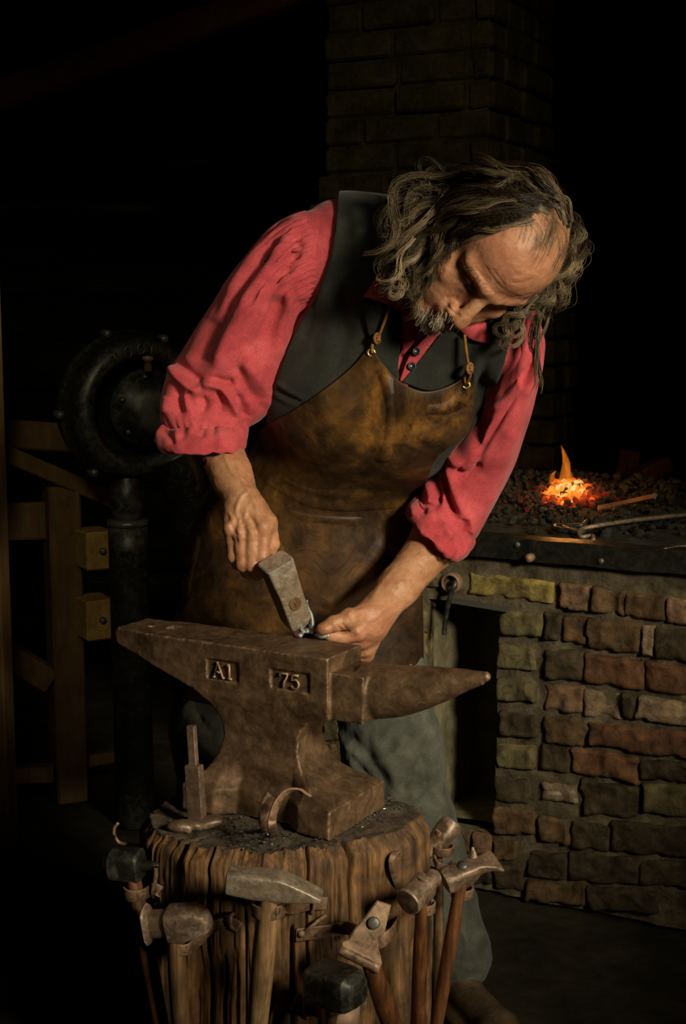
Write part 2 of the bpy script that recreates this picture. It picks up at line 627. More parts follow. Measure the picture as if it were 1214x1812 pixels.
def ribbon(path, w, t, wdir):
    """flat bar of rectangular section along path; wdir = direction of its width (m,3) or (3,)"""
    path = np.asarray(path, float)
    n = len(path)
    T = np.gradient(path, axis=0)
    T /= np.maximum(np.linalg.norm(T, axis=1, keepdims=True), 1e-9)
    wd_ = np.broadcast_to(np.asarray(wdir, float), (n, 3))
    W = wd_ - T * np.sum(wd_ * T, 1, keepdims=True)
    W /= np.maximum(np.linalg.norm(W, axis=1, keepdims=True), 1e-9)
    B = np.cross(T, W)
    w = np.broadcast_to(np.asarray(w, float), (n,))[:, None]
    sec = []
    for sw, st in ((-1, -1), (-.86, -1.25), (.86, -1.25), (1, -1), (1, 1), (.86, 1.25), (-.86, 1.25), (-1, 1)):
        sec.append(path + W * w * sw / 2 + B * t * st / 2.5)
    V = np.stack(sec, 1).reshape(-1, 3)
    k = len(sec)
    F = [list(x) for x in grid_faces(n, k, True)]
    F.append(list(range(k))[::-1])
    F.append([(n - 1) * k + q for q in range(k)])
    return V, F


def box(c, half, R=None, bev=0.0):
    """box with chamfered edges"""
    c = np.asarray(c, float)
    h = np.asarray(half, float)
    R = np.eye(3) if R is None else np.asarray(R, float)
    if bev <= 0:
        V = np.array([[x, y, z] for x in (-1, 1) for y in (-1, 1) for z in (-1, 1)], float) * h
        F = [[0, 1, 3, 2], [4, 6, 7, 5], [0, 4, 5, 1], [2, 3, 7, 6], [0, 2, 6, 4], [1, 5, 7, 3]]
        return V @ R.T + c, F
    b = min(bev, h.min() * 0.9)
    V = []
    idx = {}
    for x in (-1, 1):
        for y in (-1, 1):
            for z in (-1, 1):
                s_ = np.array([x, y, z])
                for ax in range(3):
                    v = s_ * (h - b)
                    v[ax] = s_[ax] * h[ax]
                    idx[(x, y, z, ax)] = len(V)
                    V.append(v)
    F = []
    for ax in range(3):
        o1, o2 = (ax + 1) % 3, (ax + 2) % 3
        for s_ in (-1, 1):
            q = []
            for a, b2 in ((-1, -1), (1, -1), (1, 1), (-1, 1)):
                k = [0, 0, 0]
                k[ax] = s_; k[o1] = a; k[o2] = b2
                q.append(idx[(*k, ax)])
            F.append(q if s_ > 0 else q[::-1])
        for s1 in (-1, 1):
            for s2 in (-1, 1):
                k0 = [0, 0, 0]; k1 = [0, 0, 0]
                k0[ax] = -1; k1[ax] = 1
                for k in (k0, k1):
                    k[o1] = s1; k[o2] = s2
                q = [idx[(*k0, o1)], idx[(*k1, o1)], idx[(*k1, o2)], idx[(*k0, o2)]]
                F.append(q if s1 * s2 > 0 else q[::-1])
    for x in (-1, 1):
        for y in (-1, 1):
            for z in (-1, 1):
                q = [idx[(x, y, z, a)] for a in range(3)]
                F.append(q if x * y * z > 0 else q[::-1])
    return np.array(V) @ R.T + c, F


def prism(poly, h0, h1, frame, bev=0.0):
    """extrude a 2D polygon (counter-clockwise) along the third axis of frame=(origin, X, Y, Z) from h0 to h1"""
    o, X, Y, Z = [np.asarray(q, float) for q in frame]
    p = np.asarray(poly, float)
    n = len(p)

    def inset(d):
        e = np.roll(p, -1, 0) - p
        e /= np.linalg.norm(e, axis=1, keepdims=True)
        nn = np.stack([-e[:, 1], e[:, 0]], 1)
        m = nn + np.roll(nn, 1, 0)
        m /= np.maximum(np.linalg.norm(m, axis=1, keepdims=True), 0.3)
        return p + m * d
    layers = [(p, h0), (p, h1)] if bev <= 0 else [(inset(bev), h0), (p, h0 + bev), (p, h1 - bev), (inset(bev), h1)]
    V = []
    for q, h in layers:
        V.append(o + q[:, :1] * X + q[:, 1:] * Y + h * Z)
    V = np.vstack(V)
    F = [list(x) for x in grid_faces(len(layers), n, True)]
    F.append(list(range(n))[::-1])
    F.append([(len(layers) - 1) * n + k for k in range(n)])
    return V, F


def lathe(prof, frame, nv=32):
    """prof: list of (r, h) along Z of frame=(origin, X, Y, Z)"""
    o, X, Y, Z = [np.asarray(q, float) for q in frame]
    a = np.arange(nv) / nv * 2 * np.pi
    V = []
    for r, h in prof:
        V.append(o + r * np.cos(a)[:, None] * X + r * np.sin(a)[:, None] * Y + h * Z)
    V = np.vstack(V)
    n = len(prof)
    F = [list(x) for x in grid_faces(n, nv, True)]
    if prof[0][0] > 1e-6:
        F.append(list(range(nv))[::-1])
    if prof[-1][0] > 1e-6:
        F.append([(n - 1) * nv + k for k in range(nv)])
    return V, F


def loft(sections, cap=True):
    """sections: list of (k,3) rings"""
    S = np.asarray(sections, float)
    n, k = S.shape[:2]
    F = [list(x) for x in grid_faces(n, k, True)]
    if cap:
        F.append(list(range(k))[::-1])
        F.append([(n - 1) * k + q for q in range(k)])
    return S.reshape(-1, 3), F


def rotm(ax, deg):
    return np.array(Matrix.Rotation(math.radians(deg), 3, Vector(ax)))


def basis(z, xhint):
    z = nrm(z)
    x = np.asarray(xhint, float)
    x = nrm(x - z * np.dot(x, z))
    return x, np.cross(z, x), z


# ------------------------------------------------------------------ signed distance modelling
class Cap:
    def __init__(s, a, b, ra, rb=None, k=0.01, op='u'):
        s.a = np.asarray(a, float); s.b = np.asarray(b, float)
        s.ra = ra; s.rb = ra if rb is None else rb
        s.k = k; s.op = op

    def d(s, p):
        ab = s.b - s.a
        t = np.clip(((p - s.a) @ ab) / max(ab @ ab, 1e-12), 0, 1)
        q = p - s.a - t[..., None] * ab
        return np.sqrt(np.einsum('...i,...i', q, q)) - (s.ra + (s.rb - s.ra) * t)

    def box(s):
        r = max(s.ra, s.rb)
        return np.minimum(s.a, s.b) - r, np.maximum(s.a, s.b) + r


class Ell:
    def __init__(s, c, r, R=None, k=0.01, op='u'):
        s.c = np.asarray(c, float); s.r = np.asarray(r, float)
        s.R = np.eye(3) if R is None else np.asarray(R, float)   # columns = axes
        s.k = k; s.op = op

    def d(s, p):
        q = (p - s.c) @ s.R
        k0 = np.sqrt(np.sum((q / s.r) ** 2, -1))
        k1 = np.sqrt(np.sum((q / s.r ** 2) ** 2, -1))
        return np.where(k1 < 1e-9, -s.r.min(), k0 * (k0 - 1) / np.maximum(k1, 1e-9))

    def box(s):
        m = s.r.max()
        return s.c - m, s.c + m


class Fun:
    def __init__(s, fn, lo, hi, k=0.002, op='u'):
        s.d = fn; s.lo = np.asarray(lo, float); s.hi = np.asarray(hi, float); s.k = k; s.op = op

    def box(s):
        return s.lo, s.hi


def field(prims, p):
    d = np.full(p.shape[:-1], 1.0)
    for q in prims:
        e = q.d(p)
        k = q.k
        if q.op == 'u':
            h = np.clip(0.5 + 0.5 * (e - d) / k, 0, 1)
            d = e * (1 - h) + d * h - k * h * (1 - h)
        elif q.op == 's':
            h = np.clip(0.5 - 0.5 * (d + e) / k, 0, 1)
            d = d * (1 - h) - e * h + k * h * (1 - h)
        elif q.op == 'i':
            h = np.clip(0.5 - 0.5 * (e - d) / k, 0, 1)
            d = e * (1 - h) + d * h + k * h * (1 - h)
    return d


def nets(prims, vox, B=20):
    """sparse surface nets over a list of primitives -> V, F(quads)"""
    us = [q for q in prims if q.op == 'u']
    lo = np.min([q.box()[0] for q in us], 0) - 4 * vox
    hi = np.max([q.box()[1] for q in us], 0) + 4 * vox
    nb = np.ceil((hi - lo) / (vox * B)).astype(int)
    N = nb * B + 2
    hd = B * vox * math.sqrt(3) / 2
    g = np.stack(np.meshgrid(*[np.arange(B + 1)] * 3, indexing='ij'), -1)
    cellV = {}
    ids, pos, eds = [], [], []
    corners = [(a, b, c) for a in (0, 1) for b in (0, 1) for c in (0, 1)]
    cidx = {c: n for n, c in enumerate(corners)}
    edges = [(cidx[a], cidx[b]) for a in corners for b in corners if sum(np.abs(np.subtract(a, b))) == 1 and a < b]
    boxes = [(q.box()[0] - 2.5 * q.k - 4 * vox, q.box()[1] + 2.5 * q.k + 4 * vox) for q in prims]
    for bi in np.ndindex(*nb):
        o = np.array(bi) * B
        c0 = lo + o * vox
        c1 = c0 + B * vox
        act = [q for q, (a, b) in zip(prims, boxes) if np.all(a < c1) and np.all(b > c0)]
        if not any(q.op == 'u' for q in act):
            continue
        cen = (c0 + c1) / 2
        keep = []
        for q in act:
            if isinstance(q, Fun) or isinstance(q, Ell):
                keep.append(q)
                continue
            if q.d(cen[None])[0] < hd + 2 * q.k + 3 * vox:
                keep.append(q)
        if not any(q.op == 'u' for q in keep):
            continue
        D = field(keep, lo + (o + g) * vox)
        neg = D < 0
        if neg.all() or not neg.any():
            continue
        cd_ = np.stack([D[a:B + a, b:B + b, c:B + c] for a, b, c in corners], -1)
        cn = cd_ < 0
        m = cn.any(-1) & ~cn.all(-1)
        ii = np.argwhere(m)
        dd = cd_[m]
        acc = np.zeros((len(ii), 3))
        cnt = np.zeros(len(ii))
        ca = np.array(corners, float)
        for e0, e1 in edges:
            x = (dd[:, e0] < 0) != (dd[:, e1] < 0)
            t = dd[:, e0] / np.where(x, dd[:, e0] - dd[:, e1], 1)
            pt = ca[e0] + t[:, None] * (ca[e1] - ca[e0])
            acc[x] += pt[x]
            cnt[x] += 1
        gi = ii + o + 1
        ids.append((gi[:, 0] * N[1] + gi[:, 1]) * N[2] + gi[:, 2])
        pos.append(lo + (ii + o + acc / cnt[:, None]) * vox)
        for ax in range(3):
            sl0 = [slice(0, B)] * 3
            sl1 = [slice(0, B)] * 3
            sl1[ax] = slice(1, B + 1)
            s0 = neg[tuple(sl0)]
            s1 = neg[tuple(sl1)]
            w = np.argwhere(s0 != s1)
            if len(w):
                eds.append((ax, w + o + 1, s0[s0 != s1]))
    ids = np.concatenate(ids)
    pos = np.vstack(pos)
    srt = np.argsort(ids)
    ids = ids[srt]
    pos = pos[srt]
    F = []
    for ax, w, inside in eds:
        u, v = (ax + 1) % 3, (ax + 2) % 3
        qs = []
        ok = np.ones(len(w), bool)
        for du, dv in ((0, 0), (-1, 0), (-1, -1), (0, -1)):
            c = w.copy()
            c[:, u] += du
            c[:, v] += dv
            key = (c[:, 0] * N[1] + c[:, 1]) * N[2] + c[:, 2]
            k = np.minimum(np.searchsorted(ids, key), len(ids) - 1)
            ok &= ids[k] == key
            qs.append(k)
        q = np.stack(qs, 1)
        q[~inside] = q[~inside][:, ::-1]
        F.append(q[ok])
    return pos, np.vstack(F)


def normals(V, F):
    n = np.zeros_like(V)
    F = np.asarray(F)
    fn = np.cross(V[F[:, 2]] - V[F[:, 0]], V[F[:, 3 % F.shape[1]]] - V[F[:, 1]])
    for k in range(F.shape[1]):
        np.add.at(n, F[:, k], fn)
    return n / np.maximum(np.linalg.norm(n, axis=1, keepdims=True), 1e-12)


def smooth(V, F, it=1, lam=0.5):
    F = np.asarray(F)
    for _ in range(it):
        acc = np.zeros_like(V)
        cnt = np.zeros(len(V))
        for k in range(F.shape[1]):
            a, b = F[:, k], F[:, (k + 1) % F.shape[1]]
            np.add.at(acc, a, V[b]); np.add.at(cnt, a, 1)
            np.add.at(acc, b, V[a]); np.add.at(cnt, b, 1)
        V = V + lam * (acc / np.maximum(cnt, 1)[:, None] - V)
    return V


def raycast(prims, px, py, t0=1.4, it=70, off=0.0):
    """march rays through photo points to a distance field; returns points"""
    px = np.asarray(px, float)
    py = np.asarray(py, float)
    d = FWD + ((px - 607) / FPX)[..., None] * XV + ((906 - py) / FPX)[..., None] * UPV
    d /= np.linalg.norm(d, axis=-1, keepdims=True)
    t = np.full(px.shape, t0)
    for _ in range(it):
        t = t + np.clip(field(prims, CAM + t[..., None] * d) - off, -0.03, 0.05) * 0.9
        t = np.minimum(t, 3.2)
    return CAM + t[..., None] * d


def seg_dist(px, py, poly):
    """distance in px to a polyline and the parameter 0..1 along it"""
    poly = np.asarray(poly, float)
    best = np.full(px.shape, 1e9)
    par = np.zeros(px.shape)
    L = np.concatenate([[0], np.cumsum(np.linalg.norm(np.diff(poly, axis=0), axis=1))])
    for k in range(len(poly) - 1):
        a, b = poly[k], poly[k + 1]
        ab = b - a
        t = np.clip(((px - a[0]) * ab[0] + (py - a[1]) * ab[1]) / max(ab @ ab, 1e-9), 0, 1)
        d = np.hypot(px - a[0] - t * ab[0], py - a[1] - t * ab[1])
        m = d < best
        best = np.where(m, d, best)
        par = np.where(m, (L[k] + t * (L[k + 1] - L[k])) / L[-1], par)
    return best, par


def creases(V, N, lst, front=True):
    """press traced folds into a cloth surface, along its normals"""
    px, py = proj(V)
    vd = V - CAM
    vd /= np.linalg.norm(vd, axis=1, keepdims=True)
    fw = sst(0.0, 0.25, -np.sum(vd * N, 1)) if front else np.ones(len(V))
    out = np.zeros(len(V))
    for poly, w, amp in lst:
        pl = catmull(poly, 14) if len(poly) > 2 else np.asarray(poly, float)
        d, t = seg_dist(px, py, pl)
        out += amp * np.exp(-(d / w) ** 2) * np.clip(np.sin(np.pi * np.clip(t, 0.04, 0.96)) * 2.2, 0, 1)
    return V + N * (out * fw)[:, None]


def poly_sd(px, py, poly):
    """signed distance (px) to closed polygon, negative inside"""
    poly = np.asarray(poly, float)
    d, _ = seg_dist(px, py, np.vstack([poly, poly[:1]]))
    ins = np.zeros(px.shape, bool)
    n = len(poly)
    for i in range(n):
        x0, y0 = poly[i]
        x1, y1 = poly[(i + 1) % n]
        c = ((y0 > py) != (y1 > py)) & (px < (x1 - x0) * (py - y0) / ((y1 - y0) if y1 != y0 else 1e-9) + x0)
        ins ^= c
    return np.where(ins, -d, d)


def sheet(mid, thick, away=True):
    """grid (nu,nv,3) of points -> closed sheet of that thickness"""
    nu, nv = mid.shape[:2]
    gu = np.gradient(mid, axis=0)
    gv = np.gradient(mid, axis=1)
    n = np.cross(gu, gv)
    n /= np.maximum(np.linalg.norm(n, axis=-1, keepdims=True), 1e-12)
    s = np.sign(np.sum(n * (CAM - mid), -1).mean())
    n = n * s
    th = np.broadcast_to(np.asarray(thick, float), (nu, nv))[..., None]
    top = (mid + n * th / 2).reshape(-1, 3)
    bot = (mid - n * th / 2).reshape(-1, 3)
    F = grid_faces(nu, nv)
    m = nu * nv
    f1 = F if s > 0 else F[:, ::-1]
    f2 = (F[:, ::-1] if s > 0 else F) + m
    bd = [i * nv for i in range(nu)] + [(nu - 1) * nv + j for j in range(1, nv)] + [i * nv + nv - 1 for i in range(nu - 2, -1, -1)] + [j for j in range(nv - 2, 0, -1)]
    bd = np.array(bd)
    nx = np.roll(bd, -1)
    side = np.stack([bd, nx, nx + m, bd + m], 1)
    # orient the rim
    if s < 0:
        side = side[:, ::-1]
    return np.vstack([top, bot]), np.vstack([f1, f2, side])

# ================================================================== SETTING
def struct(name, mb_or_V, F, mat, label=None, cat=None, **kw):
    return mk(name, mb_or_V, F, mat, None, kind='structure', label=label, cat=cat, **kw)


def slab(name, x0, x1, y0, y1, z0, z1, mat, **kw):
    V, F = box(((x0 + x1) / 2, (y0 + y1) / 2, (z0 + z1) / 2), ((x1 - x0) / 2, (y1 - y0) / 2, (z1 - z0) / 2))
    return struct(name, V, F, mat, smooth=False, **kw)


XL, XR, YB, YF, ZC = -2.3, 2.5, 2.75, -3.0, 3.0
# floor: trodden earth with a shallow unevenness and a seam
n = 140
xs = np.linspace(XL, XR, n)
ys = np.linspace(YF, YB, n)
gx, gy = np.meshgrid(xs, ys, indexing='ij')
gz = 0.006 * fbm(np.stack([gx * 5, gy * 5, gx * 0], -1), 4, 3)
gz -= gz.max()
fv = np.stack([gx, gy, gz], -1)
V, F = sheet(fv - [0, 0, 0.02], 0.04)
struct('floor', V, F, M['floor'], label='dark trodden dirt floor of the smithy', cat='floor')

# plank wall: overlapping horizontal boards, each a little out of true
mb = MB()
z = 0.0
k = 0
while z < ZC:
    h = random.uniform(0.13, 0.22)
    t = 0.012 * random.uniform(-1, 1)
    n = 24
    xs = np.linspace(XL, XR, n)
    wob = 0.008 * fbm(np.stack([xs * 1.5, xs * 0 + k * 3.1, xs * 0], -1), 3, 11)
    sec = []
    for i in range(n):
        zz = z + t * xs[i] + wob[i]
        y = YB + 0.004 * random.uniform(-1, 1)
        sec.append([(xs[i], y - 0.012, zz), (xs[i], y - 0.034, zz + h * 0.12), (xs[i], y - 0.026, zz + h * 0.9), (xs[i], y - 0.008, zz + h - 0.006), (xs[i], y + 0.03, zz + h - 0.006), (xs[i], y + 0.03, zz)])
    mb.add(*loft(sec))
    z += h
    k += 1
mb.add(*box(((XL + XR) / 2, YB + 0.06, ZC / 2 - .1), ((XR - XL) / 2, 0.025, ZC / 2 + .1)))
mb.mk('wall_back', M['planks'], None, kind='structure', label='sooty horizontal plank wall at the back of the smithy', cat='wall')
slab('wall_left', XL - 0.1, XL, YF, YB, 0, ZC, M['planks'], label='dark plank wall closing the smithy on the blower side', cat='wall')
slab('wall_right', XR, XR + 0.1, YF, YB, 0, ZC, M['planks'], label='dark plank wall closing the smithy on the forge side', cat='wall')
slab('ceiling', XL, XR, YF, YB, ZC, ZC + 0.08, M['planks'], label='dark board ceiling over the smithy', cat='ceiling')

# reddish roof brace crossing the upper corner, wall to ceiling
a0, a1 = P(-260, 262, 2.0), P(620, -52, 2.0)
V, F = box((a0 + a1) / 2, (np.linalg.norm(a1 - a0) / 2, 0.05, 0.040), np.stack(list([nrm(a1 - a0), np.array([0, 1.0, 0]), np.cross(nrm(a1 - a0), [0, 1.0, 0])]), 1), 0.008)
struct('trim_1', V, F, M['redbeam'], label='red-brown roof brace slanting up across the dark wall', cat='beam', smooth=False)
# upright board at the edge
b0 = P(8, 850, 1.0)
V, F = box((b0[0] - 0.045, 1.0, 0.85), (0.045, 0.022, 0.85 - (0.85 - P(8, 485, 1.0)[2] / 2 - 0.02) * 0), rotm((0, 0, 1), -18), 0.004)
V[:, 2] = np.where(V[:, 2] > 0.5, P(8, 482, 1.0)[2] + (V[:, 2] - V[:, 2].max()), V[:, 2] - V[:, 2].min())
struct('trim_2', V, F, M['timber'], label='narrow upright board beside the timber bench', cat='post', smooth=False)

# ================================================================== FORGE
FA = np.array([math.cos(math.radians(28)), -math.sin(math.radians(28)), 0])       # along the front, towards the right
FN = np.array([-math.sin(math.radians(28)), -math.cos(math.radians(28)), 0])      # out of the front face
FB = np.array([0.353, 0.714, 0.0])
ZH = 0.745                                                                         # hearth bed


def WP(px, py, out=0.0):
    """point on the forge front"""
    return PPL(px, py, FB + FN * out, FN)


def uz(p):
    return np.dot(p - FB, FA), p[2]


forge = thing('forge', FB, 'brick forge hearth with iron rail and coal fire, ash opening below', 'forge')
uL = uz(WP(560, 1200))[0]
uR = 1.05
o_l = uz(WP(757, 1200))[0]
o_r = uz(WP(880, 1200))[0]
o_t = uz(WP(880, 1072))[1]
o_b = uz(WP(880, 1478))[1]
ztop = uz(WP(908, 985))[1]
DEP = 1.50


def fpt(u, z, out):
    return FB + FA * u + np.array([0, 0, z]) + FN * out


mb = MB()


def wallpanel(u0, u1, z0, z1, s):
    nu = max(6, int((u1 - u0) / 0.008))
    nz = max(6, int((z1 - z0) / 0.008))
    u = np.linspace(u0, u1, nu)[:, None] + np.zeros((1, nz))
    zz = np.linspace(z0, z1, nz)[None, :] + np.zeros((nu, 1))
    q = np.stack([u * 26, zz * 26, u * 0], -1)
    out = 0.005 * fbm(q, 4, 3) - 0.0005
    G = fpt(0, 0, 0) + u[..., None] * FA + zz[..., None] * np.array([0, 0, 1.0]) + out[..., None] * FN
    back = G - FN * 0.06
    F = grid_faces(nu, nz)
    m = nu * nz
    bd = [i * nz for i in range(nu)] + [(nu - 1) * nz + j for j in range(1, nz)] + [i * nz + nz - 1 for i in range(nu - 2, -1, -1)] + [j for j in range(nz - 2, 0, -1)]
    nb_ = len(bd)
    VV = np.vstack([G.reshape(-1, 3), G.reshape(-1, 3)[bd], back.reshape(-1, 3)[bd]])
    rim = [[m + i, m + (i + 1) % nb_, m + nb_ + (i + 1) % nb_, m + nb_ + i] for i in range(nb_)]
    mb.add(VV, [list(f) for f in F[:, ::-1]] + rim)


wallpanel(uL, o_l, 0, ztop, 3)
wallpanel(o_r, uR, 0, ztop, 3)
wallpanel(o_l, o_r, o_t, ztop, 3)
wallpanel(o_l, o_r, 0, o_b, 3)
mb.mk('mortar_face', M['mortar'], forge)
# recess of the ash opening: jambs, back, sill
mb = MB()
rd = 0.26
for (u0, u1, d0, d1, z0, z1) in ((o_l - 0.05, o_l + 0.002, 0.03, rd, o_b - .02, o_t + .02), (o_r - 0.002, o_r + 0.05, 0.03, rd, o_b - .02, o_t + .02), (o_l - .05, o_r + .05, 0.03, rd, o_b - 0.06, o_b), (o_l - .05, o_r + .05, 0.03, rd, o_t, o_t + 0.05), (o_l - .05, o_r + .05, rd, rd + 0.04, o_b - .06, o_t + .05)):
    c = fpt((u0 + u1) / 2, (z0 + z1) / 2, -(d0 + d1) / 2)
    mb.add(*box(c, ((u1 - u0) / 2, (d1 - d0) / 2, (z1 - z0) / 2), np.stack([FA, -FN, [0, 0, 1]], 1)))
mb.mk('ash_opening', M['plaster'], forge, smooth=False)

# bricks traced on the front face: corners in zoomed photo units (x = 740 + .3905 X, y = 1000 + .3905 Y)
OL, PK, TN, BR, DK, GR, RD, WH = (0.30, 0.235, 0.07), (0.27, 0.165, 0.10), (0.30, 0.22, 0.14), (0.16, 0.10, 0.05), (0.075, 0.058, 0.034), (0.16, 0.14, 0.07), (0.17, 0.085, 0.045), (0.34, 0.30, 0.23)
BRICKS = [
    ((240, 35, 615, 80, 605, 170, 240, 125), OL), ((645, 85, 790, 95, 765, 205, 642, 190), PK), ((800, 95, 943, 122, 935, 225, 795, 205), BR),
    ((948, 125, 1130, 145, 1120, 245, 940, 230), BR), ((1140, 150, 1330, 180, 1330, 285, 1125, 252), PK), ((20, 30, 105, 36, 100, 92, 10, 100), GR),
    ((372, 205, 565, 220, 562, 318, 370, 310), GR), ((578, 215, 650, 225, 640, 345, 578, 335), DK), ((655, 230, 765, 240, 762, 355, 652, 350), BR),
    ((775, 245, 1010, 265, 1003, 400, 772, 370), BR), ((1018, 275, 1072, 280, 1065, 420, 1018, 400), TN), ((1080, 285, 1330, 305, 1330, 445, 1075, 425), DK),
    ((368, 360, 530, 385, 530, 470, 366, 460), GR), ((575, 380, 750, 395, 748, 520, 577, 510), DK), ((762, 400, 1022, 430, 1018, 560, 762, 525), RD), ((1032, 440, 1330, 480, 1330, 600, 1030, 562), RD),
    ((365, 510, 530, 535, 530, 620, 366, 605), GR), ((575, 540, 756, 550, 740, 665, 577, 655), PK), ((760, 560, 925, 570, 918, 695, 745, 680), TN), ((1002, 595, 1330, 640, 1330, 740, 985, 690), TN), ((935, 580, 990, 590, 975, 690, 925, 690), DK),
    ((376, 665, 535, 680, 535, 775, 376, 770), DK), ((570, 680, 765, 700, 750, 815, 577, 800), BR), ((780, 712, 1330, 775, 1330, 885, 780, 815), RD),
    ((362, 815, 525, 825, 525, 920, 362, 910), GR), ((567, 810, 690, 825, 690, 940, 567, 920), DK), ((700, 830, 1000, 870, 1000, 985, 700, 940), RD), ((1012, 880, 1330, 915, 1330, 985, 1015, 965), DK),  # last entry: dark brick whose colour stands for a shaded open recess
    ((352, 955, 500, 975, 500, 1075, 352, 1065), DK), ((562, 985, 720, 1000, 720, 1075, 557, 1060), TN), ((735, 965, 1000, 1010, 1000, 1140, 765, 1130), DK), ((1020, 990, 1330, 1010, 1330, 1135, 1020, 1120), GR),
    ((352, 1095, 540, 1115, 540, 1220, 347, 1205), BR), ((552, 1140, 690, 1150, 690, 1260, 552, 1250), BR), ((702, 1160, 872, 1180, 862, 1295, 702, 1275), DK), ((880, 1160, 1330, 1195, 1330, 1320, 880, 1295), DK),
    ((342, 1240, 445, 1250, 445, 1345, 342, 1335), BR), ((500, 1290, 680, 1310, 680, 1420, 500, 1400), DK), ((692, 1300, 1000, 1330, 1000, 1440, 692, 1425), DK), ((1010, 1330, 1330, 1350, 1330, 1460, 1010, 1440), DK),
    ((342, 1362, 480, 1370, 480, 1470, 342, 1460), DK), ((492, 1425, 760, 1445, 760, 1530, 492, 1515), BR), ((770, 1455, 1080, 1480, 1080, 1570, 770, 1550), DK),
    ((40, 1240, 160, 1225, 160, 1300, 60, 1310), BR), ((170, 1225, 240, 1220, 240, 1300, 170, 1310), BR), ((250, 1215, 330, 1220, 330, 1300, 250, 1300), PK), ((60, 1330, 200, 1330, 200, 1440, 60, 1440), DK), ((210, 1330, 330, 1330, 330, 1440, 210, 1440), DK),
    ((-60, 60, 10, 120, 10, 200, -60, 200), GR), ((-60, 215, 38, 215, 38, 300, -60, 300), GR), ((-60, 315, 36, 315, 36, 400, -60, 400), OL), ((-60, 415, 36, 415, 36, 500, -60, 500), GR), ((-60, 520, 36, 520, 36, 610, -60, 610), GR),
    ((-60, 630, 36, 630, 36, 720, -60, 720), BR), ((-60, 740, 36, 740, 36, 830, -60, 830), GR), ((-60, 850, 36, 850, 36, 940, -60, 940), BR), ((-60, 960, 36, 960, 36, 1050, -60, 1050), GR), ((-60, 1070, 36, 1070, 36, 1160, -60, 1160), GR),
    ((-420, 700, -330, 700, -330, 790, -420, 790), GR), ((-420, 810, -330, 810, -330, 900, -420, 900), BR), ((-420, 920, -330, 920, -330, 1010, -420, 1010), GR), ((-310, 700, -80, 700, -80, 790, -310, 790), GR), ((-310, 920, -80, 920, -80, 1010, -310, 1010), GR),
]
mb = MB()
for bi, (q, colr) in enumerate(BRICKS):
    pts = [WP(740 + .3905 * q[2 * i], 1000 + .3905 * q[2 * i + 1]) for i in range(4)]
    if max(uz(p)[0] for p in pts) > uR + 0.2:
        continue
    cen_ = np.mean(pts, 0)
    ru, rz = nrm(pts[1] - pts[0]), np.array([0, 0, 1.0])
    pts = [p + ru * 0.0055 * sx + rz * 0.0055 * sz for p, sx, sz in zip(pts, (-1, 1, 1, -1), (1, 1, -1, -1))]
    wu = np.linalg.norm(pts[1] - pts[0])
    hz = np.linalg.norm(pts[3] - pts[0])
    nu, nv = max(8, int(wu / 0.005)), max(8, int(hz / 0.005))
    s = np.linspace(0, 1, nu)[:, None]
    t = np.linspace(0, 1, nv)[None, :]
    w4 = [(1 - s) * (1 - t), s * (1 - t), s * t, (1 - s) * t]
    G = sum(w[..., None] * p for w, p in zip(w4, pts))
    e = np.minimum(np.minimum(s, 1 - s) * wu + 0 * t, np.minimum(t, 1 - t) * hz + 0 * s)
    e = e + 0.004 * fbm(np.stack([s * wu * 40 + 0 * t, t * hz * 40 + 0 * s, s * 0 + t * 0 + bi], -1), 3, 9)
    nz_ = fbm(np.stack([s * wu * 45 + 0 * t + bi * 7, t * hz * 45 + 0 * s, 0 * s + 0 * t], -1), 4, 31)
    gouge = np.minimum(0, fbm(np.stack([s * wu * 20 + 0 * t + bi * 3, t * hz * 7 + 0 * s, 0 * s + 0 * t], -1), 3, 77) + 0.25)
    hgt = -0.012 + (0.012 + 0.011 + 0.004 * random.uniform(-1, 1)) * sst(-0.001, 0.007, e) + 0.004 * nz_ + 0.012 * gouge
    hgt = np.where((s * (1 - s) * t * (1 - t)) <= 1e-9, -0.016, hgt)
    G = G + hgt[..., None] * FN
    c = np.array(colr) * random.uniform(0.85, 1.15)
    cc = c * (1 + 0.25 * nz_.reshape(-1, 1))
    if bi == 33 - 4:
        wm = sst(0.1, 0.5, fbm(np.stack([s * wu * 25 + 0 * t, t * hz * 40 + 0 * s, 0 * s + 0 * t], -1), 3, 5) + 0.7 - 2.2 * np.abs(t - 0.45) + 0 * s).reshape(-1, 1)
        cc = cc * (1 - wm) + np.array([0.6, 0.56, 0.46]) * wm
    mb.add(G.reshape(-1, 3), [list(f) for f in grid_faces(nu, nv)], np.clip(cc, 0, 1))
mb.mk('brick_face', M['brick'], forge)
# lintel iron over the opening
lp = [WP(797, 1062, 0.012), WP(902, 1079, 0.012)]
V, F = ribbon(lp, 0.03, 0.006, -FN)
mk('lintel', V, F, M['darkiron'], forge, smooth=False)
# body of the hearth behind the face
mb = MB()
frm = np.stack([FA, -FN, [0, 0, 1]], 1)
for (u0, u1, d0, d1, z0, z1) in ((uL, o_l - 0.05, 0.058, DEP, 0, ZH - .01), (o_r + 0.05, uR, 0.058, DEP, 0, ZH - .01), (o_l - 0.05, o_r + 0.05, rd + .04, DEP, 0, ZH - .01), (o_l - .05, o_r + .05, 0.058, rd + .04, o_t + 0.05, ZH - .01)):
    c = fpt((u0 + u1) / 2, (z0 + z1) / 2, -(d0 + d1) / 2)
    mb.add(*box(c, ((u1 - u0) / 2, (d1 - d0) / 2, (z1 - z0) / 2), frm))
mb.mk('hearth_body', M['mortar'], forge, smooth=False)
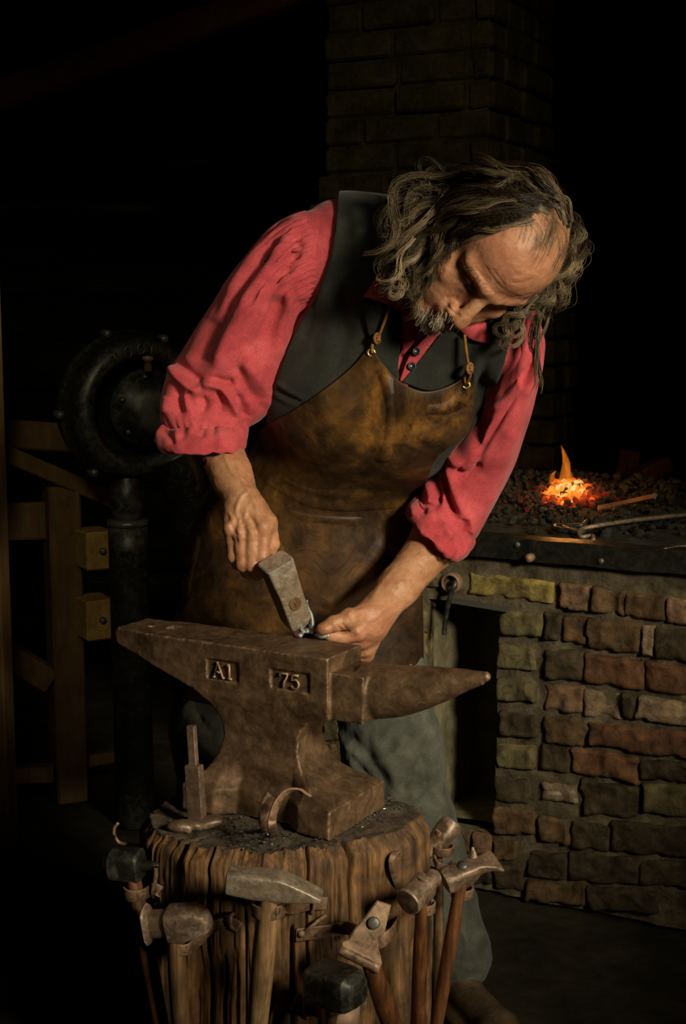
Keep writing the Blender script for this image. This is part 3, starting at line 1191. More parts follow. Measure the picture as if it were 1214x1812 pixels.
# ash bed
nu, nv = 150, 120
u = np.linspace(uL, uR, nu)[:, None] + np.zeros((1, nv))
d = np.linspace(-0.004, DEP, nv)[None, :] + np.zeros((nu, 1))
q = np.stack([u * 22, d * 22, u * 0], -1)
fire_p = PZ(1005, 884, ZH + 0.02)
fire_u, fire_d = np.dot(fire_p - FB, FA), np.dot(fire_p - FB, -FN)
rr = np.hypot((u - fire_u) * 0.8, d - fire_d)
hh = ZH + 0.008 * fbm(q, 4, 4) + 0.045 * np.exp(-((rr - 0.20) / 0.10) ** 2) * sst(-.12, .10, d - fire_d) + 0.02 * np.exp(-((u - fire_u + 0.32) / 0.16) ** 2 - ((d - fire_d + 0.05) / 0.16) ** 2)
hh = np.where(d < 0.05, np.minimum(hh, ZH), hh)
G = FB + u[..., None] * FA - d[..., None] * FN + hh[..., None] * np.array([0, 0, 1.0])
V, F = sheet(G - [0, 0, 0.01], 0.02)
mk('ash_bed', V, F, M['ash_bed'], forge)


def bedz(p):
    uu, ddd = np.dot(p - FB, FA), np.dot(p - FB, -FN)
    r_ = math.hypot((uu - fire_u) * 0.8, ddd - fire_d)
    return ZH + 0.045 * math.exp(-((r_ - 0.20) / 0.10) ** 2) * float(sst(-.12, .10, ddd - fire_d)) + 0.02 * math.exp(-((uu - fire_u + 0.32) / 0.16) ** 2 - ((ddd - fire_d + 0.05) / 0.16) ** 2)


# iron angle rail along the front edge
r_top = uz(WP(908, 952, 0.02))[1]
r_bot = uz(WP(908, 990, 0.02))[1]
r0, r1 = uL - 0.01, uR
zc = (r_top + r_bot) / 2
prof = [(0.018, r_bot), (0.026, r_bot), (0.026, r_top - 0.003), (0.022, r_top), (-0.03, r_top), (-0.03, r_top - 0.008), (0.018, r_top - 0.008)]
sec = []
for i, uu in enumerate(np.linspace(r0, r1, 40)):
    wv = 0.0015 * math.sin(i * 1.3) + 0.001 * random.uniform(-1, 1)
    sec.append([fpt(uu, zz + wv, oo) for oo, zz in prof])
rail = mk('edge_rail', *loft(sec), M['darkiron'], forge, smooth=False)


def bolt_or_hole_at(px, py, r, l, mat, nm='bolt'):
    c = PPL(px, py, FB + FN * 0.026, FN)
    X, Y, Z = basis(FN, (0, 0, 1))
    V, F = lathe([(0, -0.002), (r, -0.002), (r, l * .6), (r * .8, l), (0, l * 1.1)], (c, X, Y, Z), 12)
    return mk(nm, V, F, mat, rail, label='domed iron bolt head' if l > 0.012 else None)


bolt_or_hole_at(940, 986, 0.009, 0.018, M['rust'])
bolt_or_hole_at(916, 964, 0.006, 0.004, M['darkiron'])  # flat dark disc whose colour stands for an open hole
bolt_or_hole_at(1064, 993, 0.006, 0.004, M['darkiron'])  # another dark disc in place of a hole in the rail
# pipe socket in the brickwork above the opening
c = WP(803, 1030, 0.0)
X, Y, Z = basis(FN, (0, 0, 1))
V, F = lathe([(0.010, -0.03), (0.021, -0.03), (0.021, 0.018), (0.018, 0.021), (0.0155, 0.018), (0.0155, -0.02), (0.001, -0.02)], (c, X, Y, Z), 28)
mk('pipe_socket', V, F, M['rust'], forge)
# hook hanging from the socket
hk = [c + FN * (-0.014) + np.array([0, 0, -0.004]), c + FN * 0.006, WP(806, 1032, 0.030), WP(800, 1045, 0.036), WP(793, 1070, 0.034), WP(788, 1100, 0.032), WP(786, 1123, 0.032)]
V, F = tube(catmull(hk, 30), 0.0052, 10)
mk('iron_hook', V, F, M['darkiron'], None, base=c, label='dark iron rod hook hanging from pipe socket above the ash opening', cat='hook')

# ------------------------------------------------------------------ chimney
CX = P(865, 300, 1.72)
chim = thing('chimney', (CX[0], CX[1], ZH), 'tall soot-darkened brick chimney rising behind the bent smith', 'chimney')
W0, D0 = 0.49, 0.48
z_open = P(865, 500, 1.72)[2]


def chim_block(mb, u0, u1, d0, d1, z0, z1, s):
    """courses of separate rough blocks laid round a core"""
    ch = 0.074
    nn = max(1, round((z1 - z0) / ch))
    ch = (z1 - z0) / nn
    base = np.array([CX[0], CX[1], 0])
    for r in range(nn):
        zz = z0 + (r + 0.5) * ch
        grow = 0.0
        zt = zz - P(865, 330, 1.72)[2]
        if zt < 0.02:
            grow = 0.022 * min(3, max(0, int((0.09 - zt) / 0.055)))
        for face in (0, 1):
            L0, L1 = ((-(u1) - grow, -u0) if face == 0 else (d0 - 0.0, d1 + grow))
            x = L0 - (0.1 if r % 2 else 0.0)
            while x < L1:
                bl = random.choice([0.11, 0.22, 0.21])
                a, b = max(x, L0), min(x + bl - 0.010, L1)
                x += bl
                if b - a < 0.02:
                    continue
                m_ = (a + b) / 2
                jut = random.uniform(-0.006, 0.009)
                if face == 0:
                    c = base + FA * m_ + FN * (jut - 0.05 + grow * .5) - FN * d0
                    hf = ((b - a) / 2, 0.055, ch / 2 - 0.005)
                else:
                    c = base - FN * m_ + FA * (jut - 0.05 + grow * 1.2) - FA * u0 * 1
                    hf = (0.055, (b - a) / 2, ch / 2 - 0.005)
                V, F = box(c + [0, 0, zz], hf, frm @ rotm((0, 0, 1), random.uniform(-1.5, 1.5)) @ rotm((1, 0, 0), random.uniform(-1, 1)), 0.007)
                V = V + 0.003 * np.stack([fbm(V * 30, 2, q) for q in (1, 2, 3)], 1)
                mb.add(V, F)
        # core
        mb.add(*box(base - FA * (u0 + u1) / 2 - FN * (d0 + d1) / 2 + [0, 0, zz], ((u1 - u0) / 2 - 0.008 + grow * .3, (d1 - d0) / 2 - 0.008, ch / 2), frm))


mb = MB()
chim_block(mb, 0.0, W0, 0.0, D0, z_open, ZC - 0.002, 1)
mb.mk('brick_stack', M['chimneybrick'], chim, smooth=False)
mb = MB()
chim_block(mb, 0.02, 0.20, D0 - 0.14, D0, ZH - 0.005, z_open, 2)
chim_block(mb, 0.31, W0, D0 - 0.14, D0, ZH - 0.005, z_open, 2)
mb.mk('pier', M['chimneybrick'], chim, smooth=False)

# ------------------------------------------------------------------ coals and fire


def lump(c, r, s):
    """a faceted coal"""
    g = np.array([[x, y, z] for x, y, z in ICO_V])
    g = g * (1 + 0.35 * noise3(g * 1.7 + s * 3.3, 5)[:, None])
    R = np.array(Matrix.Rotation(random.uniform(0, 6), 3, Vector((random.random(), random.random(), 0.3)).normalized()))
    return (g * r * np.array([1, random.uniform(0.7, 1), random.uniform(0.55, 0.85)])) @ R.T + c, ICO_F


def ico():
    t = (1 + 5 ** .5) / 2
    v = [(-1, t, 0), (1, t, 0), (-1, -t, 0), (1, -t, 0), (0, -1, t), (0, 1, t), (0, -1, -t), (0, 1, -t), (t, 0, -1), (t, 0, 1), (-t, 0, -1), (-t, 0, 1)]
    f = [(0, 11, 5), (0, 5, 1), (0, 1, 7), (0, 7, 10), (0, 10, 11), (1, 5, 9), (5, 11, 4), (11, 10, 2), (10, 7, 6), (7, 1, 8), (3, 9, 4), (3, 4, 2), (3, 2, 6), (3, 6, 8), (3, 8, 9), (4, 9, 5), (2, 4, 11), (6, 2, 10), (8, 6, 7), (9, 8, 1)]
    v = [np.array(x) / np.linalg.norm(x) for x in v]
    mid = {}
    nf = []

    def m(a, b):
        k = (min(a, b), max(a, b))
        if k not in mid:
            mid[k] = len(v)
            v.append(nrm(v[a] + v[b]))
        return mid[k]
    for a, b, c in f:
        x, y, z = m(a, b), m(b, c), m(c, a)
        nf += [(a, x, z), (b, y, x), (c, z, y), (x, y, z)]
    return np.array(v), [list(q) for q in nf]


ICO_V, ICO_F = ico()
mb = MB()
for i in range(4200):
    uu = random.uniform(max(uL, fire_u - 0.75), min(uR - .03, fire_u + 0.85))
    ddd = random.uniform(0.10, 0.98)
    w = math.exp(-((math.hypot((uu - fire_u) * .8, ddd - fire_d) - 0.2) / 0.15) ** 2) + 0.7 * math.exp(-((uu - fire_u + 0.30) / 0.2) ** 2) + (0.6 if ddd > fire_d + .1 else 0.05)
    if random.random() > w or math.hypot((uu - fire_u) * .8, ddd - fire_d) < 0.09:
        continue
    if ddd < fire_d and abs(uu - fire_u) < 0.14 and random.random() < 0.75:
        continue
    p = FB + FA * uu - FN * ddd
    r = random.choice([0.004, 0.006, 0.006, 0.009, 0.012]) * random.uniform(0.8, 1.2)
    p[2] = bedz(p) + r * 0.45 + random.uniform(0, 0.012) * (w > .6)
    mb.add(*lump(p, r, i))
mb.mk('coals', M['coal'], None, kind='stuff', base=(fire_p[0], fire_p[1], ZH), smooth=False, label='black coal and clinker heaped round the forge fire', cat='coal')

fire = thing('coal_fire', (fire_p[0], fire_p[1], ZH), 'glowing orange coal fire burning on the forge hearth', 'fire')
mb = MB()
for i in range(620):
    t = random.uniform(0, 2 * math.pi)
    r_ = abs(random.gauss(0, 0.062))
    if r_ > 0.12:
        continue
    uu, ddd = fire_u + r_ * math.cos(t) * 1.02, fire_d + r_ * math.sin(t) * 1.0
    p = FB + FA * uu - FN * ddd
    r = random.uniform(0.005, 0.011)
    p[2] = ZH + 0.008 + 0.055 * float(sst(-.09, .07, ddd - fire_d)) * math.exp(-(r_ / 0.12) ** 2) + random.uniform(-.004, .008)
    hot = 1.02 * math.exp(-((r_ / 0.064) ** 2)) + random.uniform(-0.36, 0.10)
    if random.random() < 0.16:
        hot = random.uniform(0, 0.12)
    hot = max(0, min(1, hot))
    V, F = lump(p, r, i)
    hv = np.clip(hot + 0.18 * noise3(V * 90, 3), 0, 1)
    mb.V.append(V); mb.F += [[q + mb.n for q in f] for f in F]; mb.n += len(V); mb.A.append(hv[:, None])
mk('embers', np.vstack(mb.V), mb.F, M['ember'], fire, attrs={'ember_glow': np.vstack(mb.A)[:, 0]}, smooth=False)
mb = MB()
for (dx, hgt, wd_, ph) in ((-0.012, 0.115, 0.017, 0.0), (0.004, 0.075, 0.022, 1.2), (-0.03, 0.055, 0.018, 2.2)):
    t = np.linspace(0, 1, 22)
    path = np.stack([fire_p[0] + dx + 0.012 * np.sin(t * 4 + ph) * t + 0.006 * t, fire_p[1] + 0.02 + 0.01 * np.cos(t * 5 + ph) * t, ZH + 0.03 + hgt * t], 1)
    rad = wd_ * np.sin(np.pi * np.clip(t * 0.93 + 0.07, 0, 1)) ** 0.8 * (1 - 0.5 * t) + 0.0006
    mb.add(*tube(path, rad, 14, flat=(1, 0.6)))
mb.mk('flame', M['flame'], fire)
fl = bpy.data.lights.new('fire_glow', 'POINT')
fl.energy = 0.7
fl.color = (1.0, 0.36, 0.07)
fl.shadow_soft_size = 0.04
fo = bpy.data.objects.new('fire_glow', fl)
COL.objects.link(fo)
fo.location = (fire_p[0], fire_p[1] - 0.01, ZH + 0.10)
fo.parent = fire
fo.location = (0, -0.01, 0.11)


def HB(px, py, up=0.0):
    """point on the hearth bed"""
    p = PZ(px, py, ZH + up)
    for _ in range(3):
        p = PZ(px, py, bedz(p) + up)
    return p


# tongs lying on the hearth
tg = thing('tongs', HB(1030, 938), 'long-handled iron tongs lying on the hearth near the rail', 'tongs')
jaw = [HB(1018, 921, .022), HB(1040, 926, .018), HB(1036, 932, .014), HB(1010, 936, .010), HB(985, 935, .008), HB(980, 930, .012), HB(996, 934, .012), HB(1020, 943, .010), HB(1040, 938, .014), HB(1070, 930, .018), HB(1130, 917, .022), HB(1214, 905, .026), HB(1290, 895, .03)]
V, F = tube(catmull(jaw[6:], 50), np.linspace(0.0062, 0.0048, 50), 10)
mk('handle_bar', V, F, M['darkiron'], tg)
jaw2 = [HB(1050, 957, .006), HB(1048, 948, .010), HB(1030, 950, .008), HB(1024, 944, .012), HB(1032, 936, .018), HB(1060, 930, .024), HB(1120, 921, .028), HB(1214, 911, .03), HB(1290, 905, .032)]
V, F = tube(catmull(jaw2, 60), np.linspace(0.0045, 0.0045, 60), 10)
mk('handle_bar', V, F, M['steel'], tg)
V, F = tube(catmull([HB(1038, 922, .020), HB(1030, 929, .016), HB(1005, 931, .012), HB(984, 931, .010), HB(982, 936, .010), HB(1000, 939, .010), HB(1022, 941, .010)], 40), np.linspace(0.004, 0.0075, 40), 10)
mk('jaw', V, F, M['darkiron'], tg)
# bar and rod
pb = [HB(1058, 900, .012), HB(1110, 889, .014), HB(1160, 878, .014)]
V, F = ribbon(catmull(pb, 20), 0.014, 0.006, (0.2, 0.6, 0.5))
mk('iron_bar', V, F, M['rust'], None, base=pb[0], smooth=False, label='short flat rusty bar lying beside the glowing fire', cat='bar')
pb = [HB(1176, 974, .006), HB(1214, 968, .006), HB(1300, 955, .006)]
V, F = tube(catmull(pb, 20), 0.0048, 10)
mk('iron_rod', V, F, M['bright'], None, base=pb[0], label='bright iron rod end lying on the hearth by the rail', cat='rod')
# leaning firebricks behind the fire
for nm, (px, py), hf, rz, ry, lab in (('firebrick', (1135, 842), (0.085, 0.03, 0.022), 20, -22, 'pale firebrick leaning on the coals behind the flat bar'), ('firebrick', (1110, 826), (0.03, 0.03, 0.05), -10, 10, 'small upright firebrick standing behind the coal heap')):
    p = HB(px, py, 0.02)
    V, F = box(p, hf, rotm((0, 0, 1), rz) @ rotm((0, 1, 0), ry), 0.005)
    V = V + 0.002 * np.stack([noise3(V * 60, q) for q in (1, 2, 3)], 1)
    mk(nm, V, F, M['timber'], None, base=p, smooth=False, label=lab, cat='brick', group='firebricks on the hearth')

# ================================================================== BLOWER
YP = 1.14
bc = P(250, 723, 1.10)
ax = nrm((0.60, -0.78, -0.08))
bX, bY, bZ = basis(ax, (0, 0, 1))
# bX ~ up, bY sideways
blow = thing('forge_blower', (P(232, 1450, YP)[0], YP, 0), 'black cast-iron forge blower on a thick pipe stand', 'blower')
Rb = 0.162
prof = [(0.02, -0.115), (Rb * .86, -0.112), (Rb * 1.0, -0.100), (Rb * 1.05, -0.07), (Rb * 1.05, -0.055), (Rb * 1.0, -0.05), (Rb * 1.0, -0.03), (Rb * 0.97, -0.01), (Rb * .90, 0.006), (Rb * .80, 0.008), (Rb * .72, 0.0), (Rb * .66, -0.02), (Rb * .62, -0.05), (0.02, -0.055)]
V, F = lathe(prof, (bc, bX, bY, bZ), 64)
house = mk('scroll_housing', V, F, M['darkiron'], blow)
for ang in (20, 95, 150, 215, 330):
    a = math.radians(ang)
    c = bc + Rb * 1.07 * (math.cos(a) * bX + math.sin(a) * bY) - bZ * 0.0625
    V, F = lathe([(0, -.018), (.010, -.018), (.010, .012), (.007, .016), (0, .017)], (c, bX, bY, bZ), 10)
    mk('bolt', V, F, M['darkiron'], house)
# gear case
gc = bc + bZ * 0.02 + bX * 0.005
V, F = lathe([(0.04, -0.08), (0.045, -0.03), (0.082, -0.02), (0.088, 0.0), (0.082, 0.014), (0.068, 0.022), (0.055, 0.040), (0.03, 0.05), (0.0, 0.052)], (gc, bX, bY, bZ), 48)
gear = mk('gear_case', V, F, M['darkiron'], blow)
for ang in range(0, 360, 60):
    a = math.radians(ang + 12)
    V, F = lathe([(0, 0.0), (.006, 0.0), (.006, .009), (0, .011)], (gc + 0.074 * (math.cos(a) * bX + math.sin(a) * bY) + bZ * 0.016, bX, bY, bZ), 8)
    mk('bolt', V, F, M['darkiron'], gear)
V, F = lathe([(0.0, -.002), (.009, -.002), (.008, .02), (.012, .022), (.012, .03), (0, .032)], (P(262, 655, 1.03), (1, 0, 0), (0, 1, 0), np.array([0, 0, 1.0])), 14)
mk('oil_cup', V, F, M['rust'], blow, label='small rust-orange oil cup')
# raised cast lettering on the rim
LET = {'T': [[(-.5, 1), (.5, 1)], [(0, 1), (0, 0)]], 'O': [[(.5 * math.cos(a), .5 + .5 * math.sin(a)) for a in np.linspace(0, 2 * math.pi, 17)]], 'L': [[(-.35, 1), (-.35, 0), (.4, 0)]]}
mb = MB()
for ch, ang in zip('TOOL', (32, 18, 4, -10)):
    a = math.radians(ang)
    rad = nrm(math.cos(a) * bX + math.sin(a) * bY)
    tan = nrm(np.cross(rad, bZ)) * -1
    if np.dot(tan, XV) < 0:
        tan = -tan
    o_ = bc + rad * Rb * 0.765 + bZ * 0.010
    for st in LET[ch]:
        pth = np.array([o_ + tan * x * 0.017 + rad * y * 0.022 for x, y in st])
        mb.add(*tube(pth, 0.0022, 6))
mb.mk('lettering', M['darkiron'], blow)
# outlet duct
dp = [P(300, 800, 1.16), P(318, 838, 1.17), P(330, 880, 1.19), P(332, 930, 1.22)]
V, F = tube(catmull(dp, 24), np.linspace(0.075, 0.05, 24), 24, flat=(1, 0.8))
mk('outlet_duct', V, F, M['darkiron'], blow)
# stand
pt = P(226, 930, YP)
pbm = P(240, 1455, YP)
kn = P(225, 878, YP)
V, F = lathe([(0.0, -0.06), (0.03, -0.055), (0.038, -0.03), (0.041, 0.0), (0.036, 0.03), (0.026, 0.045), (0.03, 0.09), (0, 0.09)], (kn, (1, 0, 0), (0, 1, 0), np.array([0, 0, 1.0])), 24)
mk('swivel_joint', V, F, M['darkiron'], blow)
V, F = lathe([(0.0, 0.0), (0.047, 0.0), (0.049, 0.006), (0.047, 0.014), (0, 0.016)], (pt, (1, 0, 0), (0, 1, 0), np.array([0, 0, 1.0])), 28)
mk('collar', V, F, M['darkiron'], blow)
V, F = tube(np.linspace([pbm[0], YP, 0.0], pt, 14), 0.0455, 28)
mk('pipe_stand', V, F, M['darkiron'], blow)

# ================================================================== TIMBER BENCH FRAME
YT = 1.28
bt = thing('timber_bench', (P(110, 1410, YT)[0], YT, 0), 'rough timber bench frame with bolted blocks beside the pipe stand', 'bench')
Rt = rotm((0, 0, 1), 24)
pz1 = P(110, 862, YT)[2]
pc = P(110, 1100, YT)
V, F = box((pc[0], YT + .03, pz1 / 2), (0.038, 0.045, pz1 / 2), Rt, 0.005)
V = V + 0.003 * np.stack([noise3(V * 14, q) for q in (1, 2, 3)], 1) * (V[:, 2:] > 0.05)
mk('post', V, F, M['timber'], bt, smooth=False)
for (py, hh_) in ((970, 0.046), (1091, 0.049)):
    c = P(166, py, YT + 0.0)
    V, F = box(c, (0.036, 0.05, hh_), rotm((0, 0, 1), 30), 0.004)
    blk = mk('block', V, F, M['paleblock'], bt, smooth=False, label='ochre timber end block')
    fr = rotm((0, 0, 1), 30)
    cb = c + fr @ np.array([0.004, -0.05, 0])
    X, Y, Z = basis(fr @ np.array([0, -1.0, 0]), (0, 0, 1))
    V, F = lathe([(0, -.003), (.0095, -.003), (.008, .006), (.004, .009), (0, .0095)], (cb, X, Y, Z), 14)
    mk('bolt', V, F, M['darkiron'], blk)
for nm, a, b, w_, t_ in (('top_board', P(-60, 762, 1.35), P(133, 775, 1.45), 0.07, 0.04), ('brace', P(-20, 790, 1.18), P(205, 888, 1.36), 0.04, 0.04), ('rail', P(-80, 925, 1.30), P(100, 920, 1.32), 0.09, 0.035), ('foot_rail', P(100, 1352, 1.34), P(205, 1338, 1.5), 0.03, 0.03), ('brace', P(-90, 1095, 1.26), P(92, 1205, 1.28), 0.06, 0.04), ('foot_rail', P(-90, 1372, 1.22), P(95, 1368, 1.26), 0.04, 0.04)):
    V, F = ribbon(np.linspace(a, b, 8), w_, t_, (0, 0, 1))
    mk(nm, V, F, M['timber'], bt, smooth=False)

# ================================================================== STUMP
ZS = 0.445
SCN = np.array([-0.088, -0.030, 0])
_tp = [PZ(*q, ZS) for q in ((247, 1452), (270, 1480), (330, 1500), (400, 1512), (470, 1516), (560, 1506), (640, 1492), (700, 1478), (757, 1458), (763, 1446), (740, 1425), (690, 1400), (640, 1388))]
_ta = np.array([math.atan2(p[1] - SCN[1], p[0] - SCN[0]) for p in _tp])
_tr = np.array([math.hypot(p[1] - SCN[1], p[0] - SCN[0]) for p in _tp])
_o = np.argsort(_ta)


def stump_r(th):
    a = np.concatenate([_ta[_o] - 2 * np.pi, _ta[_o], _ta[_o] + 2 * np.pi])
    r = np.concatenate([_tr[_o]] * 3)
    rr = 0
    for s_ in (-0.05, 0, 0.05):
        rr = rr + np.interp((th + np.pi) % (2 * np.pi) - np.pi + s_, a, r) / 3
    return rr


stump = thing('anvil_stump', (SCN[0], SCN[1], 0), 'old cracked tree stump carrying the anvil, ringed with hanging hammers', 'stump')
nt, nz_ = 760, 150
th = np.linspace(-np.pi, np.pi, nt, endpoint=False)
zz = np.concatenate([np.linspace(0, ZS - 0.04, nz_ - 24), ZS - 0.04 + 0.04 * np.sin(np.linspace(0, np.pi / 2, 25)[1:])])
TH, ZZ = np.meshgrid(th, zz, indexing='ij')
R0 = stump_r(th)[:, None] * (1.0 + 0.05 * (1 - ZZ / ZS) ** 2) - 0.014 * sst(ZS - 0.03, ZS, ZZ) ** 2
cx = np.stack([np.cos(TH), np.sin(TH), ZZ * 0], -1)
grain = fbm(np.stack([np.cos(TH) * 16, np.sin(TH) * 16, ZZ * 4.0], -1), 4, 21)
fineg = fbm(np.stack([np.cos(TH) * 55, np.sin(TH) * 55, ZZ * 9.0], -1), 3, 22)
rot = fbm(np.stack([np.cos(TH) * 5, np.sin(TH) * 5, ZZ * 9.0], -1), 4, 23)
slab_ = noise3(np.stack([np.cos(TH) * 7, np.sin(TH) * 7, ZZ * 0.8], -1), 61)
disp = 0.0035 * grain + 0.0012 * fineg + 0.006 * np.minimum(0.2, rot) + 0.006 * slab_
# long drying cracks
cr = np.zeros_like(TH)
for (tpx, wdt, dep, z0, z1) in ((300, .020, .022, .05, .46), (352, .012, .016, .2, .46), (420, .010, .014, .0, .36), (524, .016, .022, 0, .33), (560, .009, .015, .25, .46), (657, .014, .024, .30, .46), (610, .005, .01, .3, .46), (690, .008, .014, .1, .42), (715, .010, .014, 0, .28), (590, .012, .02, 0, .24), (380, .016, .02, 0, .28), (735, .006, .01, .1, .3)):
    q = PZ(tpx, 1500, ZS)
    t0 = math.atan2(-math.sqrt(max(0.0, 0.205 ** 2 - (q[0] - SCN[0]) ** 2)), q[0] - SCN[0])
    wob = 0.018 * noise3(np.stack([ZZ * 9, ZZ * 0 + tpx, ZZ * 0], -1), 8)
    d_ = np.abs(TH - t0 - wob)
    cr -= dep * np.exp(-(d_ / wdt) ** 2) * sst(z0 - 0.03, z0 + 0.03, ZZ) * (1 - sst(z1 - 0.01, z1 + 0.02, ZZ))
for k in range(26):
    t0 = random.uniform(-np.pi, np.pi)
    z0 = random.uniform(0, .3)
    wob = 0.012 * noise3(np.stack([ZZ * 12, ZZ * 0 + k * 9.7, ZZ * 0], -1), 8)
    cr -= random.uniform(.004, .009) * np.exp(-(np.abs(TH - t0 - wob) / random.uniform(.004, .008)) ** 2) * sst(z0 - .02, z0 + .02, ZZ) * (1 - sst(z0 + .12, z0 + .22, ZZ))
RR = R0 + disp + cr
ztop_ = ZZ + (0.004 * fbm(np.stack([np.cos(TH) * 22, np.sin(TH) * 22, ZZ * 0], -1), 3, 30) + 0.35 * np.minimum(0, cr)) * sst(ZS - 0.02, ZS, ZZ)
V = np.stack([SCN[0] + RR * np.cos(TH), SCN[1] + RR * np.sin(TH), ztop_], -1).reshape(-1, 3)
F = []
gf = grid_faces(nt, nz_, False)
wrap = np.stack([np.arange(nz_ - 1) + (nt - 1) * nz_, np.arange(1, nz_) + (nt - 1) * nz_, np.arange(1, nz_), np.arange(nz_ - 1)], 1)
sideF = np.vstack([gf, wrap])[:, ::-1]
# top disc
rings = 46
TV = []
rim = V.reshape(nt, nz_, 3)[:, -1]
sub = rim[::2]
for i in range(1, rings):
    f = 1 - i / (rings - 1) * 0.995
    p = SCN + (sub - SCN) * f
    nzv = 0.0035 * fbm(np.stack([p[:, 0] * 40, p[:, 1] * 40, p[:, 0] * 0], -1), 4, 40) - 0.0015
    p[:, 2] = ZS + nzv * min(1, (1 - f) * 6) + (sub[:, 2] - ZS) * max(0, 1 - (1 - f) * 9)
    TV.append(p)
TV = np.vstack(TV)
m2 = nt // 2
nV = len(V)
topF = [list(x + nV) for x in grid_faces(rings - 1, m2, True)]
rimi = (np.arange(nt) * nz_ + nz_ - 1)
ringF = []
for j in range(m2):
    a, b, c = rimi[2 * j], rimi[2 * j + 1], rimi[(2 * j + 2) % nt]
    ringF.append([a, b, c, nV + (j + 1) % m2, nV + j])
topF.append([nV + (rings - 2) * m2 + j for j in range(m2)])
AF = [list(x) for x in sideF] + ringF + topF
mi = np.array([0] * len(sideF) + [1] * (len(ringF) + len(topF)))
mk('trunk', np.vstack([V, TV]), AF, [M['stump'], M['stumptop']], stump, matidx=mi)


def SR(px, py, out=0.0):
    """point of the stump's side seen at a photo pixel"""
    d = ray(px, py)
    t = 1.6
    for _ in range(60):
        p = CAM + t * d
        r_ = math.hypot(p[0] - SCN[0], p[1] - SCN[1])
        rs = float(stump_r(np.array([math.atan2(p[1] - SCN[1], p[0] - SCN[0])]))[0]) * (1 + 0.05 * (1 - max(0, p[2]) / ZS) ** 2) + out
        t += min(max((r_ - rs) * 0.6, -0.03), 0.05)
        if t > 2.3:
            break
    return CAM + t * d


# scale flakes strewn over the stump top
mb = MB()
for i in range(420):
    c0 = random.choice([(430, 1475), (400, 1455), (620, 1460), (690, 1425), (720, 1415), (455, 1492), (350, 1465), (560, 1495), (480, 1480), (650, 1440)])
    p = PZ(c0[0] + random.gauss(0, 26), c0[1] + random.gauss(0, 9), ZS)
    if math.hypot(p[0] - SCN[0], p[1] - SCN[1]) > 0.185:
        continue
    a = random.uniform(0, 6.3)
    r = random.uniform(0.0006, 0.0022)
    R_ = rotm((0, 0, 1), random.uniform(0, 360)) @ rotm((1, 0, 0), random.uniform(-35, 35))
    V, F = box(p + [0, 0, 0.0025], (r, r * random.uniform(.4, 1), 0.0004), R_)
    mb.add(V, F)
mb.mk('scale_flakes', M['flake'], None, kind='stuff', base=(SCN[0], SCN[1], ZS), smooth=False, label='grey forge scale flakes strewn over the stump top', cat='scale')

# ================================================================== ANVIL
AN = P(580, 1166, -.10)
ZT = AN[2]
AX = np.array([math.cos(math.radians(30)), -math.sin(math.radians(30)), 0])
AY = np.array([math.sin(math.radians(30)), math.cos(math.radians(30)), 0])
AZ = np.array([0, 0, 1.0])
HW = 0.051


def A(x, y, z):
    return np.array([AN[0], AN[1], 0]) + AX * x + AY * y + np.array([0, 0, z])


anvil = thing('anvil', A(-.11, HW, ZS + 0.002), 'rust-brown iron anvil with A1 and 75 cast in its side, on the stump', 'anvil')
AP = np.array([(-.402, ZT - .006), (-.395, ZT), (0, ZT), (0, .612), (-.030, .606), (-.050, .592), (-.060, .572), (-.058, .548), (-.045, .522), (-.020, .503), (.014, .4925), (.022, .4875), (.022, .4465), (-.240, .4465), (-.240, .4875), (-.232, .4925), (-.212, .508), (-.198, .532), (-.193, .560), (-.197, .585), (-.212, .607), (-.240, .627), (-.290, .645), (-.350, .664), (-.398, .678)])
_za = np.array([.44, .478, .486, .50, .53, .565, .59, .625, .64, .72])
_ha = np.array([.086, .085, .084, .069, .047, .038, .042, .0505, HW, HW])


def anvil_body(p):
    q = p - np.array([AN[0], AN[1], 0])
    x, y, z = q @ AX, q @ AY - HW, q[..., 2]
    d2 = poly_sd(x, z, AP)
    hw = np.interp(z, _za, _ha)
    # feet: the sides of the base are hollow between the corners
    foot = np.interp(np.abs(x + .109), [0, .045, .075, .10, .4], [1, 1, .15, 0, 0])
    hw = np.where(z < .53, hw - 0.026 * foot * sst(.535, .49, z), hw)
    hw = hw - 0.012 * sst(-.30, -.41, x)
    dy = (np.abs(y) - hw) * 0.85
    k = 0.0035
    h = np.clip(0.5 - 0.5 * (dy - d2) / k, 0, 1)
    return dy * (1 - h) + d2 * h + k * h * (1 - h)


lo = np.min([A(-.42, -.06, .43), A(.05, -.06, .43), A(-.42, .17, .43), A(.05, .17, .43)], 0)
hi = np.max([A(-.42, -.06, ZT + .01), A(.05, -.06, ZT + .01), A(-.42, .17, ZT + .01), A(.05, .17, ZT + .01)], 0)


def boxsd(c, half, X, Y, Z, rnd=0.0):
    c = np.asarray(c)

    def f(p):
        q = p - c
        a = np.stack([np.abs(q @ X) - half[0], np.abs(q @ Y) - half[1], np.abs(q @ Z) - half[2]], -1) + rnd
        return np.linalg.norm(np.maximum(a, 0), axis=-1) + np.minimum(a.max(-1), 0) - rnd
    m = np.linalg.norm(half)
    return f, c - m, c + m


def BX(c, half, X, Y, Z, rnd=0.002, k=0.002, op='u'):
    f, l_, h_ = boxsd(c, half, X, Y, Z, rnd)
    return Fun(f, l_, h_, k, op)


